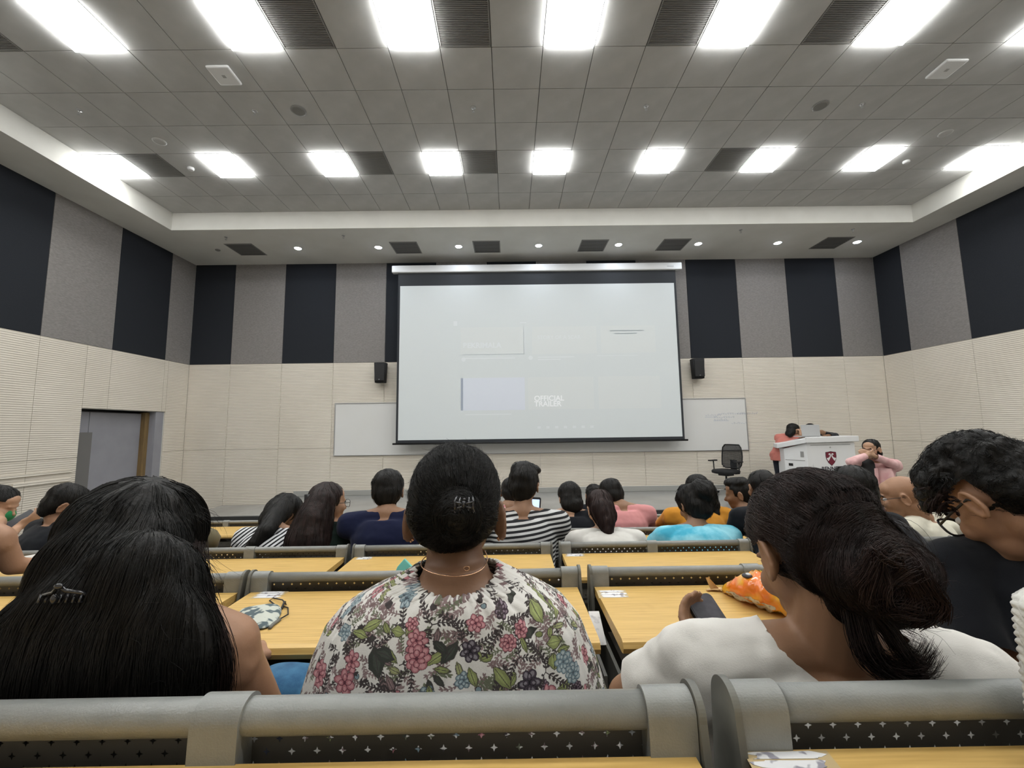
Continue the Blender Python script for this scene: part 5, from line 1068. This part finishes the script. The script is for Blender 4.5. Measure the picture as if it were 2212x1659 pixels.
t = thing('phone', 'dark phone held by the hand in front of the green face mask', 'phone', W(44, 1124, 2.9)); Rq = Matrix.Rotation(.5, 3, 'Y') @ Matrix.Rotation(-.9, 3, 'X'); G().prism(rrect(.08, .16, .01), (0, 0, 0), Rq@V((1, 0, 0)), Rq@V((0, 0, 1)), Rq@V((0, .01, 0))).obj('case', 'black', t); G().prism(rrect(.072, .15, .008), Rq@V((0, -.001, 0)), Rq@V((1, 0, 0)), Rq@V((0, 0, 1)), Rq@V((0, .001, 0))).obj('screen', 'glass_dark', t)
t = thing('calculator', 'dark calculator with pale keys leaning on the rail at the left', 'calculator', (W(74, 1130, 3.02).x, 3.01, DKZ['D']+.001)); Rq = Matrix.Rotation(1.05, 3, 'X'); G().box((0, .062, .110), (.16, .24, .02), Rq).obj('body', 'endplate', t, bevel=.004)
kb = G().bb((-.010, -.012, 0), (.010, .012, .006)).mesh('key', 'paper')
for i in range(5):
    for j in range(6): inst('key', kb, t, Rq@V((-.058+i*.029, -.05+j*.036, .010))+V((0, .062, .110)), (1.05, 0, 0))
lpz = DKZ['C']; q = onz(2018, 1186, lpz); t = thing('laptop', 'dark closed laptop on the third row desk left of the curly-haired man', 'laptop', q, rz=-.25); M['dark_grey'] = mat('dark_grey', (.06, .06, .065), .35, .5)
G().bb((-.17, -.11, 0), (.17, .12, .012)).obj('base', 'dark_grey', t, bevel=.004); G().bb((-.168, -.108, .012), (.168, .118, .018)).obj('lid', 'dark_grey', t, bevel=.003); G().bb((-.15, -.07, .018), (.02, .0, .024)).obj('phone_on_lid', 'black', t, bevel=.002)
t = thing('khaki_bag', 'small khaki bag on the fourth row bench end behind the long dark hair', 'bag', W(446, 1172, 2.92)); M['khaki'] = cloth('khaki', (.15, .13, .08)); G().loft([((0, 0, -.03), .07, .05), ((0, 0, .03), .085, .06), ((.0, 0, .075), .06, .04), ((0, 0, .095), .02, .02)], 20, 2.4).obj('bag_body', 'khaki', t, True); G().tube([(-.03, 0, .08), (0, 0, .12), (.03, 0, .08)], .006, 6).obj('handle', 'khaki', t, True)
t = thing('rolled_cloth', 'crumpled white cloth on the desk by the bare elbow at the left edge', 'cloth', onz(75, 1215, DKZ['C'])); a_ = V((-.08, -.10, .02)); b_ = V((.12, .14, .03)); RR = []
for i in range(18):
    u = i/17; c = a_.lerp(b_, u); RR.append([c+V((.8, -.6, 0))*math.cos(2*PI*j/16)*(.028+.012*noise.noise(V((u*6, j*.5, 1))))+V((0, 0, 1))*math.sin(2*PI*j/16)*(.018+.008*noise.noise(V((u*5, j*.6, 4)))) for j in range(16)])
G().rings(RR).obj('cloth', 'white_cloth', t, True)
# knitted bag at the right edge, standing on the nearest desk
kc = W(2380, 1400, .425); t = thing('knitted_bag', 'chunky white knitted bag at the right picture edge on the nearest desk', 'bag', (kc.x, .425, DKZ['A']+.002)); M['knit'] = cloth('knit', (.58, .57, .53), (.36, .35, .32), ns=30); RR = []; nr = 120; na = 90
topz = W(2200, 1285, .425).z-DKZ['A']
for i in range(nr):
    u = i/(nr-1); z = u*topz; tap = 1 if u < .88 else math.sqrt(max(0, 1-((u-.88)/.13)**2))*.999+.001; ring = []
    for j in range(na):
        an = 2*PI*j/na; b_ = .0022*abs(math.sin(z*420+1.3*math.sin(an*9)))+.0016*math.sin(an*18+z*160); ring.append(V((math.cos(an)*(.060+b_)*tap, math.sin(an)*(.045+b_)*tap, z)))
    RR.append(ring)
G().rings(RR).obj('knit_body', 'knit', t, True); G().tube([(-.03, 0, topz-.004), (-.02, 0, topz+.04), (.02, 0, topz+.04), (.03, 0, topz-.004)], .006, 8).obj('handle', 'knit', t, True)
# bend joint mark on the dented rail, pen marks on the nearest rail
